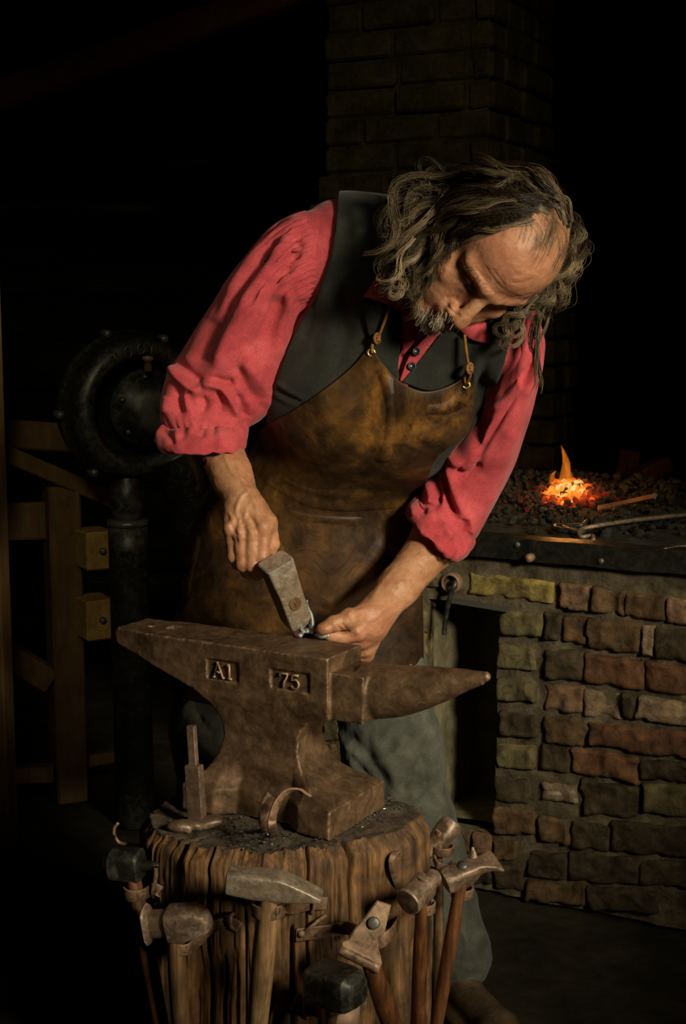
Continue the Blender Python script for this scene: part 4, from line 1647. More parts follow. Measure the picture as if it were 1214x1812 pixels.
apr = [Fun(anvil_body, lo, hi, 0.001)]
apr.append(BX(A(.025, HW, (ZT - .022 + .612) / 2), (.030, .044, (ZT - .022 - .612) / 2), AX, AY, AZ, .003, .003))
hc = np.stack([np.linspace(.02, .228, 60), np.interp(np.linspace(.02, .228, 60), [.02, .075, .115, .150, .185, .212, .228], [.6505, .6545, .6625, .6725, .6835, .6920, .6965]), np.interp(np.linspace(.02, .228, 60), [.02, .06, .09, .12, .15, .18, .205, .22, .228], [.0405, .0405, .0385, .0340, .0280, .0205, .0135, .0090, .0068])], 1)
hc[:, 1:] = np.apply_along_axis(lambda c_: np.convolve(np.pad(c_, 6, 'edge'), np.ones(13) / 13, 'valid'), 0, hc[:, 1:])


def horn(p):
    q = p - np.array([AN[0], AN[1], 0])
    x, y, z = q @ AX, q @ AY - HW, q[..., 2]
    h_ = np.array(hc)
    zc, r = np.interp(x, h_[:, 0], h_[:, 1]), np.interp(x, h_[:, 0], h_[:, 2])
    d = np.hypot(y, z - zc) - r
    d = d * 0.93
    tip = np.sqrt((x - .2255) ** 2 + y ** 2 + (z - .6965) ** 2) - .0075
    return np.where(x > .2245, np.maximum(tip, -1), np.maximum(d, .03 - x))


apr.append(Fun(horn, np.minimum(A(.03, HW, .65), A(.23, HW, .69)) - .06, np.maximum(A(.03, HW, .65), A(.23, HW, .69)) + .06, 0.006))
apr.append(BX(A(-.185, 0, .664), (.029, .0042, .0155), AX, AY, AZ, .001, .0015, 's'))
apr.append(BX(A(-.065, 0, .6635), (.034, .0042, .0145), AX, AY, AZ, .001, .0015, 's'))
apr.append(BX(A(-.315, HW * 1.1, ZT), (.0105, .0105, .03), AX, AY, AZ, .001, .0015, 's'))
apr.append(Cap(A(-.352, HW * .9, ZT - .03), A(-.352, HW * .9, ZT + .02), .006, k=.001, op='s'))
V, F = nets(apr, 0.0021)
N_ = normals(V, F)
V = V + N_ * (0.0006 * fbm(V * 60, 3, 2) + 0.0010 * np.minimum(0, fbm(V * 28, 3, 9) + .1))[:, None]
mk('anvil_body', V, F, M['anvil'], anvil)
# cast characters in the two sunk panels
def stroke(mb, pts, w, org, sc, closed=False):
    pth = np.array([A(org[0] + x * sc, 0.0012, org[1] + y * sc) for x, y in pts])
    V, F = tube(pth, w, 8, flat=(1, 1), flatdir=AY)
    mb.add(V, F)


mb = MB()
o, s_ = (-.203, .6525), .021
w = .0019
for pts in ([(0.05, 0), (.45, 1.05), (.85, 0)], [(.22, .38), (.68, .38)], [(-.08, 0), (.18, 0)], [(.70, 0), (1.0, 0)], [(.32, 1.05), (.47, 1.05)]):
    stroke(mb, pts, w, o, s_)
for pts in ([(1.42, 0), (1.42, 1.05)], [(1.22, 0), (1.62, 0)], [(1.22, .9), (1.42, 1.05)]):
    stroke(mb, pts, w, o, s_)
mb.mk('lettering', M['anvil'], anvil)
mb = MB()
o, s_ = (-.083, .6530), .020
for pts in ([(0, .82), (.02, 1.0), (.70, 1.0), (.58, .75), (.38, .42), (.30, 0)],):
    stroke(mb, pts, w, o, s_)
five = [(1.62, 1.0), (1.10, 1.0), (1.05, .58), (1.30, .66)] + [(1.30 + .33 * math.cos(a), .33 + .33 * math.sin(a)) for a in np.linspace(1.5, -2.6, 12)]
stroke(mb, five, w, o, s_)
mb.mk('lettering', M['anvil'], anvil)

# ================================================================== TOOLS


def sup(n, hy, hz, e):
    a = np.arange(n) / n * 2 * np.pi + np.pi / n
    c, s = np.cos(a), np.sin(a)
    return hy * np.sign(c) * np.abs(c) ** (2 / e), hz * np.sign(s) * np.abs(s) ** (2 / e)


def headloft(secs, c, X, Y, Z, n=28):
    """hammer head along X: secs = (x, half y, half z, z offset, squareness)"""
    S = []
    for x, hy, hz, cz, e in secs:
        y, z = sup(n, hy, hz, e)
        S.append(c + x * X + y[:, None] * Y + (z + cz)[:, None] * Z)
    return loft(S)


def handle_mesh(a, b, r0, r1, bul=0.1, flat=(1.0, 0.78), fd=(1, 0, 0)):
    t = np.linspace(0, 1, 26)
    p = np.asarray(a)[None] * (1 - t[:, None]) + np.asarray(b)[None] * t[:, None]
    r = (r0 + (r1 - r0) * t) * (1 + bul * np.sin(t * 5.2 - .6))
    return tube(p, r, 18, flat=flat, flatdir=fd)


def hammer(label, c, X, Z, secs, hend, hr, mat, hmat, group, eye=True, n=28, head='hammer_head'):
    """head centred at c, long axis X, top Z; handle runs from the head to hend"""
    Z = nrm(Z)
    X = nrm(np.asarray(X) - Z * np.dot(X, Z))
    Y = np.cross(Z, X)
    t = thing('hammer', hend if hend[2] > 0 else c, label, 'hammer', group)
    V, F = headloft(secs, c, X, Y, Z, n)
    V = V + 0.0005 * fbm(V * 70, 3, 3)[:, None] * np.array([1, 1, 1])
    hd = mk(head, V, F, mat, t, sharp=24)
    top = c + Z * (max(s[2] + s[3] for s in secs if abs(s[0]) < 0.025) - (0.0005 if eye else 0.006))
    V, F = handle_mesh(top, hend, hr * (.62 if eye else .9), hr * 1.1, fd=np.cross(Z, X) * 1.0)
    mk('handle', V, F, hmat, t)
    if eye:
        V, F = box(top + Z * .0006, (hr * .6, .0015, .0012), np.stack([Y, X, Z], 1), .0006)
        mk('wedge', V, F, M['bright'], t, smooth=False)
    return t


def strap(pts, w=0.017, t=0.0032, wd_=(0, 0, 1), mat=None, n=44):
    V, F = ribbon(catmull(pts, n), w, t, wd_)
    return mk('strap', V, F, mat or M['rust'], stump)


def nail_on(par, p, nrm_, r=0.006, l=0.006, lab=None):
    X, Y, Z = basis(nrm_, (0, 0, 1.0))
    V, F = lathe([(0, -.003), (r, -.003), (r * .9, l * .5), (r * .4, l), (0, l)], (np.asarray(p), X, Y, Z), 12)
    mk('nail', V, F, M['rust'], par)


def around(c, r, a0, a1, n=22, tilt=0.0):
    """arc of a strap round a handle"""
    return [np.asarray(c) + np.array([r * math.cos(a), r * math.sin(a), tilt * math.cos(a)]) for a in np.radians(np.linspace(a0, a1, n))]


GH = 'hammers hung round the stump'
UP = np.array([0, 0, 1.0])

# 3: cross-peen hammer, front and centre
Y3 = -0.285
c = P(478, 1566, Y3)
secs = [(-.0585, .0145, .0125, .0, 6), (-.057, .0165, .0150, 0, 6), (-.052, .0172, .0158, 0, 7), (-.02, .0185, .0175, 0, 7), (.012, .0185, .0172, .0, 7), (.022, .0178, .0158, -.001, 7), (.05, .0168, .0095, -.0045, 6), (.066, .0158, .0048, -.0075, 5), (.070, .014, .0028, -.0085, 4)]
hammer('heavy cross-peen hammer with wide ash handle hung front and centre on the stump', c, (1, -.10, -.045), (0.07, -.10, 1.0), secs, P(452, 1850, -.262), .0185, M['bright'], M['ash'], GH, eye=False)
hp = P(474, 1606, -.275)
p0 = [SR(446, 1602, .004)]
st = strap(around(hp, .0215, 165, 300, 12) + around(hp, .0215, 300, 375, 6) + [SR(520, 1606, .012), SR(545, 1600, .006), SR(578, 1598, .004)], .018)
V, F = tube(catmull([SR(551, 1580, -.004), SR(556, 1583, .012), SR(556, 1600, .014), SR(552, 1616, .010), SR(546, 1614, -.004)], 24), .0026, 8)
mk('staple', V, F, M['rust'], st)
# second loop below with a nailed tab and bent pin
st = strap([SR(524, 1655, .004), SR(545, 1652, .004), SR(580, 1648, .004), SR(615, 1642, .010), P(640, 1655, -.255), P(662, 1668, -.262), P(690, 1655, -.25), SR(705, 1632, .004)], .019)
nail_on(st, SR(533, 1652, .007), FN * 0 + nrm(SR(533, 1652, .05) - SR(533, 1652, 0)), .0055)
V, F = tube(catmull([SR(538, 1650, .006), SR(548, 1642, .014), SR(562, 1630, .014), SR(576, 1620, .004)], 16), .0028, 8)
mk('bent_nail', V, F, M['rust'], st)

# 4: broad flared tool (hatchet-like nail-pulling head)
Yh = -0.268
t4 = thing('hatchet', P(700, 1840, -.225), 'flared hatchet-like tool with round rivet beside the crack in the stump', 'hatchet')
o4 = P(650, 1650, Yh)
X4 = nrm(P(660, 1650, Yh) - o4)
Z4 = nrm(P(672, 1596, Yh + .022) - P(645, 1700, Yh - .006))
X4 = nrm(X4 - Z4 * np.dot(X4, Z4))
Y4 = np.cross(Z4, X4)
sc = 1 / 1245.0
pl = [(-36, -36), (34, -48), (36, -40), (30, -28), (24, -18), (22, -8), (28, 8), (27, 54), (2, 55), (-8, 30), (-22, 2), (-26, -10), (-28, -18), (-38, -26)]
V, F = prism(np.array(pl) * sc, -.006, .006, (o4, X4, Z4, -Y4), .002)
mk('hatchet_head', V, F, M['anvil'], t4, smooth=False)
V, F = lathe([(0, 0.004), (.0085, .004), (.0085, .0095), (.006, .0105), (0, .0105)], (o4 + (X4 * 6 + Z4 * 18) * sc, X4, Z4, -Y4), 22)
mk('rivet', V, F, M['darkiron'], t4)
V, F = tube(np.linspace(o4 + (X4 * -37 + Z4 * -38) * sc, o4 + (X4 * 35 + Z4 * -50) * sc, 8), .0088, 12, flat=(1, .9))
mk('cutting_edge', V, F, M['anvil'], t4)
V, F = handle_mesh(o4 + (X4 * 14 + Z4 * -40) * sc - Y4 * 0.0, P(706, 1850, -.235), .0125, .0155, fd=(1, 0, 0))
mk('handle', V, F, M['redwood'], t4)

# 5: small sledge, low at the front
Y5 = -0.292
c = P(594, 1745, Y5)
secs = [(-.042, .016, .016, 0, 4), (-.039, .021, .021, 0, 5), (-.031, .0255, .0255, 0, 6), (-.013, .0262, .0258, 0, 7), (.013, .0262, .0258, 0, 7), (.028, .0258, .0250, 0, 5), (.038, .0205, .0185, 0, 4), (.0405, .015, .0135, 0, 3)]
hammer('black blunt sledge head hanging low on the stump in a rusty collar', c, (0.80, -.60, .03), (-0.05, -.02, 1), secs, P(600, 1900, -.265), .017, M['darkiron'], M['brownwood'], GH, eye=False)
hp = P(603, 1795, -.272)
V, F = lathe([(.0235, -.020), (.0255, -.020), (.0265, .018), (.0245, .018), (.0235, -.020)], (hp, (1, 0, 0), (0, 1, 0), UP), 30)
st = mk('strap', V, F, M['rust'], stump)
st = strap([hp + [-.024, .010, 0], SR(560, 1784, .010), SR(548, 1780, .006), SR(520, 1772, .004)], .026)
strap([hp + [.022, .012, 0], SR(632, 1776, .010), SR(648, 1770, .003)], .026)
V, F = tube(catmull([SR(535, 1762, -.004), SR(537, 1768, .012), SR(540, 1790, .012), SR(543, 1802, -.004)], 20), .0028, 8)
mk('staple', V, F, M['rust'], st)
V, F = tube(catmull([SR(478, 1830, -.006), SR(479, 1805, .012), SR(484, 1790, .014), SR(489, 1782, .008)], 16), .0026, 8)
mk('bent_nail', V, F, M['rust'], stump)

# 2: hammer on the left with flanged face
Y2 = -0.215
c = P(312, 1633, Y2)
secs = [(-.046, .020, .026, 0, 3), (-.043, .022, .028, 0, 3), (-.040, .021, .026, 0, 3), (-.036, .015, .018, 0, 4), (-.018, .015, .017, 0, 5), (-.010, .021, .022, 0, 6), (.012, .0215, .023, 0, 6), (.030, .020, .020, .002, 6), (.046, .016, .014, .001, 5), (.050, .011, .009, .0, 4)]
hammer('square-bodied hammer with flanged face hung on the dark flank of the stump', c, (1, -.22, .21), (-0.17, -.12, 1), secs, P(322, 1850, -.20), .0155, M['steel'], M['brownwood'], GH, eye=False)
hp = P(318, 1672, -.205)
st = strap(around(hp, .0185, 150, 330, 18) + [hp + np.array([.026, .0, .006]), P(362, 1650, -.205), SR(390, 1634, .012), SR(412, 1634, .004), SR(424, 1642, .003)], .016)
V, F = tube(catmull([SR(414, 1616, -.004), SR(408, 1622, .012), SR(408, 1638, .012), SR(416, 1646, -.004)], 20), .0030, 8)
mk('staple', V, F, M['rust'], st)

# 1: leftmost hammer with a spike peen
Y1 = -0.14
c = P(232, 1531, Y1)
secs = [(-.040, .010, .010, 0, 2.2), (-.037, .018, .018, 0, 2.2), (-.028, .023, .023, 0, 2.4), (-.016, .022, .022, 0, 3), (-.012, .0195, .0205, 0, 5), (.014, .0195, .0205, 0, 6), (.017, .017, .018, 0, 5), (.018, .0085, .0085, 0, 2), (.030, .0072, .0072, 0, 2), (.043, .0045, .0045, .001, 2), (.045, .002, .002, .001, 2)]
hammer('dark hammer with thin spike peen, outermost on the shadowed flank of the stump', c, (1, -.30, -.02), (-0.12, -.10, 1), secs, P(292, 1850, -.175), .0135, M['darkiron'], M['redwood'], GH, eye=False)
hp = P(240, 1578, -.145)
st = strap(around(hp, .0165, 175, 345, 18) + [hp + np.array([.026, .004, .003]), SR(278, 1574, .014), SR(283, 1580, .010), SR(279, 1592, .006)], .017)
strap([P(275, 1530, -.155), P(276, 1552, -.155), P(270, 1580, -.15), P(274, 1595, -.13)], .005, .003, (1, 0, 0), n=20)
V, F = tube(catmull([SR(252, 1496, -.01), P(214, 1492, -.06), P(203, 1478, -.06), P(202, 1466, -.06), P(209, 1456, -.06)], 24), .0026, 8)
mk('bent_nail', V, F, M['rust'], stump)

# 6: ball-peen hammer on the right, face towards the viewer
Y6 = -0.205
c = P(746, 1573, Y6)
secs = [(-.034, .0165, .0165, 0, 2.1), (-.0335, .0185, .0185, 0, 2.1), (-.0315, .0195, .0195, 0, 2.1), (-.022, .0190, .0190, 0, 2.3), (-.010, .0165, .0175, 0, 3), (0.0, .0165, .0185, 0, 4), (.012, .0165, .0180, 0, 3.4), (.018, .0115, .0125, 0, 2.3), (.024, .0135, .0135, 0, 2), (.032, .0125, .0125, 0, 2), (.038, .007, .007, 0, 2), (.040, .002, .002, 0, 2)]
hammer('ball-peen hammer showing its round rusty face, second from the forge', c, (0.62, .74, .26), (0.02, -.38, 1), secs, P(738, 1850, -.175), .0118, M['steel'], M['redwood'], GH)
hp = P(748, 1604, -.185)
st = strap(around(hp, .017, 190, 400, 22) + [SR(762, 1588, .008)], .014)
strap([SR(690, 1608, .004), SR(676, 1622, .006), P(700, 1602, -.20), SR(720, 1592, .006)], .012) if False else None
V, F = ribbon(catmull([SR(708, 1580, -.002), SR(702, 1563, .010), SR(694, 1538, .012), SR(694, 1518, .013), SR(702, 1508, .008), SR(706, 1516, .002)], 30), .009, .0032, (1, .2, 0))
mk('strap', V, F, M['rust'], stump)

# 8: hammer with claw and spike, far right
Y8 = -0.10
c = P(822, 1545, Y8)
secs = [(-.034, .011, .011, 0, 2.3), (-.032, .0165, .0165, 0, 2.5), (-.026, .0175, .0175, 0, 3), (-.014, .0170, .0170, 0, 3.2), (.0, .0165, .0165, 0, 4), (.012, .0155, .0145, .0, 4), (.022, .012, .0095, .002, 4), (.032, .014, .0075, .002, 4), (.045, .019, .0050, -.001, 5), (.053, .021, .0035, -.006, 5), (.055, .019, .002, -.0085, 4)]
t8 = hammer('flare-peened hammer with a small upright spur, nearest the ash opening', c, (0.90, .20, .42), (-0.22, -.52, 1), secs, P(766, 1850, -.12), .0115, M['steel'], M['redwood'], GH, eye=False)
sp = [P(838, 1528, Y8 + .01), P(838, 1512, Y8 + .012), P(836, 1499, Y8 + .012)]
V, F = tube(catmull(sp, 12), np.linspace(.0085, .0015, 12), 10, flat=(1, .7))
mk('spur', V, F, M['steel'], t8)
V, F = lathe([(0, 0), (.008, 0), (.0075, .0025), (0, .003)], (c + nrm((-0.22, -.52, 1)) * .0165, *basis((-0.22, -.52, 1), (1, 0, 0))), 16)
mk('handle_end', V, F, M['darkiron'], t8)
hp = P(818, 1578, -.092)
strap(around(hp, .0155, 170, 400, 20) + [P(795, 1552, -.06), P(775, 1545, -.05), SR(763, 1540, .0)], .014)

# 7: hammer half hidden behind the stump's edge
Y7 = 0.0
c = P(785, 1478, Y7)
secs = [(-.030, .004, .015, 0, 4), (-.026, .006, .0155, 0, 4), (-.008, .015, .0155, 0, 4), (.006, .0165, .016, 0, 4), (.018, .0165, .016, 0, 3), (.026, .014, .0135, 0, 2.5), (.028, .010, .010, 0, 2.3)]
hammer('small hammer tucked behind the stump edge, head nearest the boot', c, (.42, .10, .80), (-0.55, -.65, .62), secs, P(776, 1800, -.045), .0095, M['steel'], M['brownwood'], GH)
hp = P(785, 1503, -.012)
strap(around(hp, .0150, 175, 400, 20) + [P(770, 1512, .0), SR(762, 1508, .0)], .013)
strap([P(768, 1518, -.03), P(775, 1532, -.045), P(790, 1535, -.04), P(803, 1528, -.03)], .012)

# ---- on the stump top: upright hardy, leaning iron hoop, chip
th_ = thing('hardy_tool', PZ(345, 1470, ZS), 'stepped upright iron hardy on curled feet in front of the anvil heel', 'tool')
b = PZ(347, 1462, ZS)
Rh = rotm((0, 0, 1), -22) @ rotm((0, 1, 0), -3)
V, F = box(b + [0, 0, .050], (.0125, .008, .044), Rh, .0015)
mk('shank', V, F, M['steel'], th_, smooth=False)
V, F = box(b + np.array([-.002, .006, .078]), (.0065, .005, .074), Rh, .0012)
mk('blade', V, F, M['steel'], th_, smooth=False)
secs = []
f0, f1 = PZ(322, 1471, ZS), PZ(368, 1464, ZS)
V, F = nets([Ell(f0 + [0, 0, .009], (.022, .013, .0085), rotm((0, 0, 1), 10), .001), Ell(f1 + [0, 0, .0095], (.024, .014, .0080), rotm((0, 0, 1), 16) @ rotm((0, 1, 0), -8), .006), Cap(f1 + [-.012, -.012, .004], f1 + [.018, -.004, .009], .005, .004, .006), Cap(f0 + [-.016, 0, .006], f0 + [.01, -.006, .004], .005, .005, .006)], .0016)
V[:, 2] = np.maximum(V[:, 2], ZS + .0005)
mk('curled_foot', V, F, M['steel'], th_)

hoop_c = PZ(512, 1482, ZS)
arc = [PZ(484, 1478, ZS + .003), P(481, 1462, -.213), P(482, 1446, -.210), P(489, 1424, -.200), P(500, 1408, -.190), P(515, 1399, -.178), P(532, 1398, -.168), P(548, 1407, -.160)]
V, F = ribbon(catmull(arc, 40), np.linspace(.013, .011, 40), .0035, np.linspace((.85, .5, .1), (.3, .8, -.4), 40))
mk('iron_hoop', V, F, M['rust'], None, base=arc[0], label='bent strip of rusty hoop iron leaning on the anvil foot', cat='hoop')
p = [PZ(470, 1468, ZS + .002), P(466, 1452, -.178), P(470, 1425, -.168), P(480, 1408, -.158)]
V, F = ribbon(catmull(p, 24), np.linspace(.012, .016, 24), .006, (.8, .5, .2))
mk('iron_wedge', V, F, M['rust'], None, base=p[0], label='dark iron wedge standing behind the bent hoop strip', cat='wedge')
c = A(-.0, .128, .495)
c = P(608, 1367, 0.02)
V, F = box(c, (.0065, .004, .005), rotm((0, 0, 1), 25) @ rotm((0, 1, 0), 30), .001)
mk('iron_offcut', V, F, M['rust'], None, base=c, smooth=False, label='tiny iron offcut lying on the far foot of the anvil', cat='offcut')

# ================================================================== THE SMITH
man = thing('person', (P(560, 1300, .33)[0], .33, 0), 'person in red shirt, black vest and leather apron bending over the anvil, hammer in hand', 'person')

# head frame: L towards his left ear, U crown, W the way he faces
HLv = nrm((.72, .48, -.50))
_hu = np.array([.67, -.64, .36])
HU = nrm(_hu - HLv * np.dot(_hu, HLv))
HWv = np.cross(HLv, HU)
HS = 1.03
HO = P(859, 521, -.062) - .083 * HS * HWv
HR = np.stack([HLv, HWv, HU], 1)


def H(x, y, z):
    return HO + HS * (HR @ np.array([x, y, z]))


def headprims(s=1):
    pr = []
    e = lambda c, r, k=.012, op='u', R=None: pr.append(Ell(H(*c), np.asarray(r) * HS, HR if R is None else HR @ R, k, op))
    c = lambda a, b, ra, rb=None, k=.01, op='u': pr.append(Cap(H(*a), H(*b), ra * HS, None if rb is None else rb * HS, k, op))
    e((0, -.012, .034), (.0755, .094, .086), .001)                    # cranium
    e((0, .030, .042), (.064, .058, .060), .03)                       # forehead
    e((0, .030, -.035), (.058, .055, .075), .03)                      # face mass
    e((0, .050, -.078), (.040, .038, .040), .025)                     # jaw
    e((0, .074, -.104), (.021, .018, .017), .018)                     # chin
    for sd in (-1, 1):
        c((sd * .058, -.002, -.055), (sd * .030, .062, -.100), .014, .012, .02)   # jaw edge
        e((sd * .047, .050, -.030), (.022, .026, .018), .018)                     # cheekbone
        e((sd * .036, .055, -.060), (.020, .022, .024), .02)                      # cheek
    c((-.050, .066, .017), (-.012, .087, .011), .0095, .0100, .012)   # brow ridge
    c((.050, .066, .017), (.012, .087, .011), .0095, .0100, .012)
    for sd in (-1, 1):
        e((sd * .032, .088, -.004), (.017, .014, .0095), .012, 's')   # sockets
        e((sd * .0315, .0665, -.004), (.0125, .0125, .0120), .003)    # eyeball / closed lid
        c((sd * .043, .070, -.006), (sd * .022, .078, -.0075), .0030, .0032, .004)   # lid edge
        c((sd * .044, .066, -.016), (sd * .022, .076, -.018), .0040, .0040, .008)    # bag below the eye
    c((0, .084, .004), (0, .103, -.034), .0085, .0105, .010)          # bridge
    e((0, .1085, -.044), (.0125, .0125, .0115), .008)                 # tip
    for sd in (-1, 1):
        e((sd * .0135, .0955, -.048), (.0085, .0115, .0085), .006)    # wings
        e((sd * .0068, .1010, -.0555), (.0038, .0055, .004), .003, 's')
    c((-.015, .090, -.063), (.015, .090, -.063), .0090, None, .010)   # upper lip mass
    e((-.006, .0985, -.0705), (.013, .006, .0045), .004)
    e((.006, .0985, -.0705), (.013, .006, .0045), .004)
    e((0, .0955, -.0825), (.0175, .007, .0055), .005)                 # lower lip
    c((-.023, .0925, -.0765), (.023, .0925, -.0765), .0018, None, .002, 's')
    c((0, .1035, -.0765), (0, .1005, -.0765), .0018, None, .002, 's')
    for sd in (-1, 1):                                                # ears
        e((sd * .073, -.014, -.010), (.005, .015, .028), .010, R=rotm((0, 0, 1), sd * -22))
        e((sd * .079, -.010, -.008), (.0035, .008, .016), .004, 's', rotm((0, 0, 1), sd * -22))
    return pr


bp = headprims()
NB = P(775, 470, .155)
bp += [Cap(H(0, -.045, -.055), NB, .058, .066, .03), Cap(H(0, .0, -.095), P(765, 560, .10), .030, .040, .03)]
bp += [Ell(NB + [0.0, .02, -.02], (.10, .075, .06), None, .03)]
# inside the clothes: trunk, upper arms, legs
SH_R, EL_R, WR_R = P(575, 435, .165), P(356, 728, .205), P(428, 884, .078)
SH_L, EL_L, WR_L = P(918, 592, .105), P(818, 902, .225), P(672, 1078, .085)
bp += [Ell(P(690, 560, .22), (.15, .095, .14), None, .05), Ell(P(610, 780, .315), (.13, .085, .13), None, .06), Ell(P(560, 950, .36), (.13, .09, .10), None, .06)]
bp += [Cap(P(640, 450, .19), SH_R, .045, .035, .03), Cap(P(800, 550, .14), SH_L, .04, .03, .03)]
bp += [Cap(P(560, 440, .175), EL_R, .034, .036, .02), Cap(SH_L, EL_L, .030, .035, .02)]
for hp_, kn_, an_ in ((P(500, 1000, .37), P(400, 1290, .335), P(398, 1640, .40)), (P(620, 1000, .36), P(690, 1330, .30), P(806, 1715, .245))):
    bp += [Cap(hp_, kn_, .07, .048, .03), Cap(kn_, kn_ * .3 + an_ * .7, .045, .034, .02)]

# right forearm and hand (grips the hammer)
fd = WR_R - EL_R
m1 = EL_R + fd * .30
bp += [Cap(EL_R, m1, .035, .039, .02), Cap(m1, EL_R + fd * .78, .039, .0300, .02), Cap(EL_R + fd * .75, WR_R, .0300, .0275, .015)]
bp += [Cap(EL_R + fd * .30 + [.020, -.014, 0], EL_R + fd * .62 + [.018, -.012, 0], .018, .012, .02)]
MR = [P(466, 936, .036), P(447, 947, .033), P(427, 946, .036), P(409, 936, .044)]
PR = [P(463, 986, .031), P(447, 1000, .030), P(430, 998, .034), P(414, 984, .044)]
DR = [P(470, 1001, .052), P(455, 1014, .056), P(438, 1011, .060), P(421, 998, .066)]
TR = [P(476, 992, .072), P(463, 1000, .078), P(446, 997, .082), P(430, 984, .086)]
fr_ = [.0118, .0122, .0116, .0104]
for i in range(4):
    wb = WR_R + (MR[i] - np.mean(MR, 0)) * .45
    bp += [Cap(wb, MR[i], .0150, .0128, .010)]
for i in range(4):
    bp += [Cap(MR[i], PR[i], fr_[i] * 1.10, fr_[i], .0030), Cap(PR[i], DR[i], fr_[i] * 1.0, fr_[i] * .9, .0030), Cap(DR[i], TR[i], fr_[i] * .9, fr_[i] * .78, .0030)]
    bp += [Ell(MR[i] + [0, -.006, .002], (.0105, .0095, .0105), None, .006), Ell(PR[i] + [0, -.004, 0], (.0098, .0085, .0100), None, .004)]
    # tendon over the back of the hand
    bp += [Cap(WR_R + (MR[i] - WR_R) * .15 + [0, -.0215, 0], MR[i] + [0, -.0105, .006], .0030, .0040, .005)]
bp += [Ell((WR_R + np.mean(MR, 0)) / 2 + [.004, .004, 0], (.033, .020, .036), None, .012)]
bp += [Cap(WR_R + [.014, -.002, -.012], P(474, 925, .052), .0165, .0145, .012), Cap(P(474, 925, .052), P(481, 962, .052), .0138, .0118, .006), Cap(P(481, 962, .052), P(474, 990, .058), .0115, .0098, .004)]
for pth in ([(395, 800), (410, 835), (430, 850), (440, 868)], [(440, 868), (425, 882), (418, 905), (425, 925)], [(418, 815), (428, 850), (440, 868), (452, 892), (455, 920)], [(405, 905), (414, 925)], [(436, 900), (432, 925), (440, 938)]):
    q = catmull(pth, 10)
    w_ = []
    for x, y in q:
        d = ray(x, y)
        w_.append(None)
    VEINS = globals().setdefault('VEINS', [])
    VEINS.append(pth)

# left forearm and hand (holds the work on the anvil)
fd = WR_L - EL_L
bp += [Cap(EL_L, EL_L + fd * .28, .036, .0415, .02), Cap(EL_L + fd * .28, EL_L + fd * .8, .0415, .0305, .02), Cap(EL_L + fd * .78, WR_L, .0305, .0275, .015)]
TH0, TH1, TH2, TH3 = P(655, 1086, .066), P(618, 1096, .036), P(590, 1104, .026), P(570, 1113, .020)
bp += [Cap(WR_L, TH0, .025, .021, .015), Cap(TH0, TH1, .0195, .0148, .012), Cap(TH1, TH2, .0135, .0122, .006), Cap(TH2, TH3, .0118, .0085, .005), Ell(TH3 + [.004, -.002, .001], (.0105, .0095, .0085), None, .004), Ell(TH1 + [0, -.002, .004], (.0135, .013, .0135), None, .006)]
ML = [P(632, 1120, .046), P(640, 1134, .066), P(645, 1147, .084), P(648, 1158, .100)]
bp += [Cap(WR_L, ML[i], .019, .0135, .012) for i in range(4)]
PL_ = [P(606, 1128, .046), P(610, 1142, .062), P(616, 1157, .078), P(622, 1168, .094)]
DL = [P(586, 1124, .040), P(588, 1138, .055), P(596, 1153, .070), P(604, 1166, .088)]
TL = [P(571, 1119, .034), P(573, 1130, .049), P(584, 1146, .064), P(594, 1158, .083)]
for i in range(4):
    r_ = [.0112, .0115, .011, .0098][i]
    bp += [Cap(ML[i], PL_[i], r_ * 1.1, r_, .004), Cap(PL_[i], DL[i], r_, r_ * .9, .003), Cap(DL[i], TL[i], r_ * .9, r_ * .75, .003)]
bp += [Ell((WR_L + ML[1]) / 2, (.026, .030, .026), None, .015)]
bp += [Cap(WR_L + (TH0 - WR_L) * .2 + [-.004, -.024, .010], TH1 + [0, -.013, .010], .003, .003, .005), Cap(WR_L + [.004, -.026, .004], ML[0] + [0, -.012, .004], .003, .0035, .005)]

V, F = nets(bp, 0.0017)
N_ = normals(V, F)
sk = []
FX = lambda pts: [(740 + x / 4.336, 390 + y / 4.336) for x, y in pts]
sk += [(FX([(390, 360), (470, 470), (550, 575), (600, 612)]), 9, .0022),
       (FX([(430, 350), (500, 440), (560, 530), (610, 565)]), 3.0, -.0010),
       (FX([(500, 330), (560, 420), (630, 510), (690, 545)]), 3.0, -.0008),
       (FX([(560, 360), (620, 440), (670, 510)]), 2.6, -.0007),
       (FX([(600, 640), (660, 610), (720, 590), (800, 585)]), 3.0, -.0009),
       (FX([(640, 665), (720, 640), (790, 615)]), 5, .0014),
       (FX([(350, 430), (390, 495), (450, 525)]), 2.6, -.0018),
       (FX([(370, 520), (410, 550), (450, 560)]), 3, -.0012),
       (FX([(330, 470), (300, 450), (280, 470)]), 3, -.0009),
       (FX([(215, 625), (240, 675), (290, 715), (335, 742)]), 3.0, -.0020),
       (FX([(310, 600), (250, 590), (205, 610)]), 4, -.0016),
       (FX([(720, 430), (800, 410), (880, 360)]), 3.5, -.0008), (FX([(700, 480), (800, 480), (900, 440)]), 3.5, -.0008)]
for pth in VEINS:
    sk.append((pth, 3.6, .0017))
sk += [([(425, 918), (432, 935), (434, 955)], 4.5, -.0025), ([(447, 925), (455, 945), (452, 965)], 4.5, -.0025), ([(408, 925), (416, 945), (420, 965)], 4.0, -.0022)]
sk += [([(598, 1108), (606, 1116), (612, 1122)], 2.5, -.002), ([(604, 1102), (612, 1112), (618, 1120)], 2.5, -.002), ([(700, 1000), (670, 1040), (655, 1065)], 4, .0012), ([(650, 1100), (668, 1090), (690, 1062)], 4, .0012), ([(632, 1078), (622, 1090), (616, 1102)], 3, -.0012)]
V = creases(V, N_, sk)
N_ = normals(V, F)
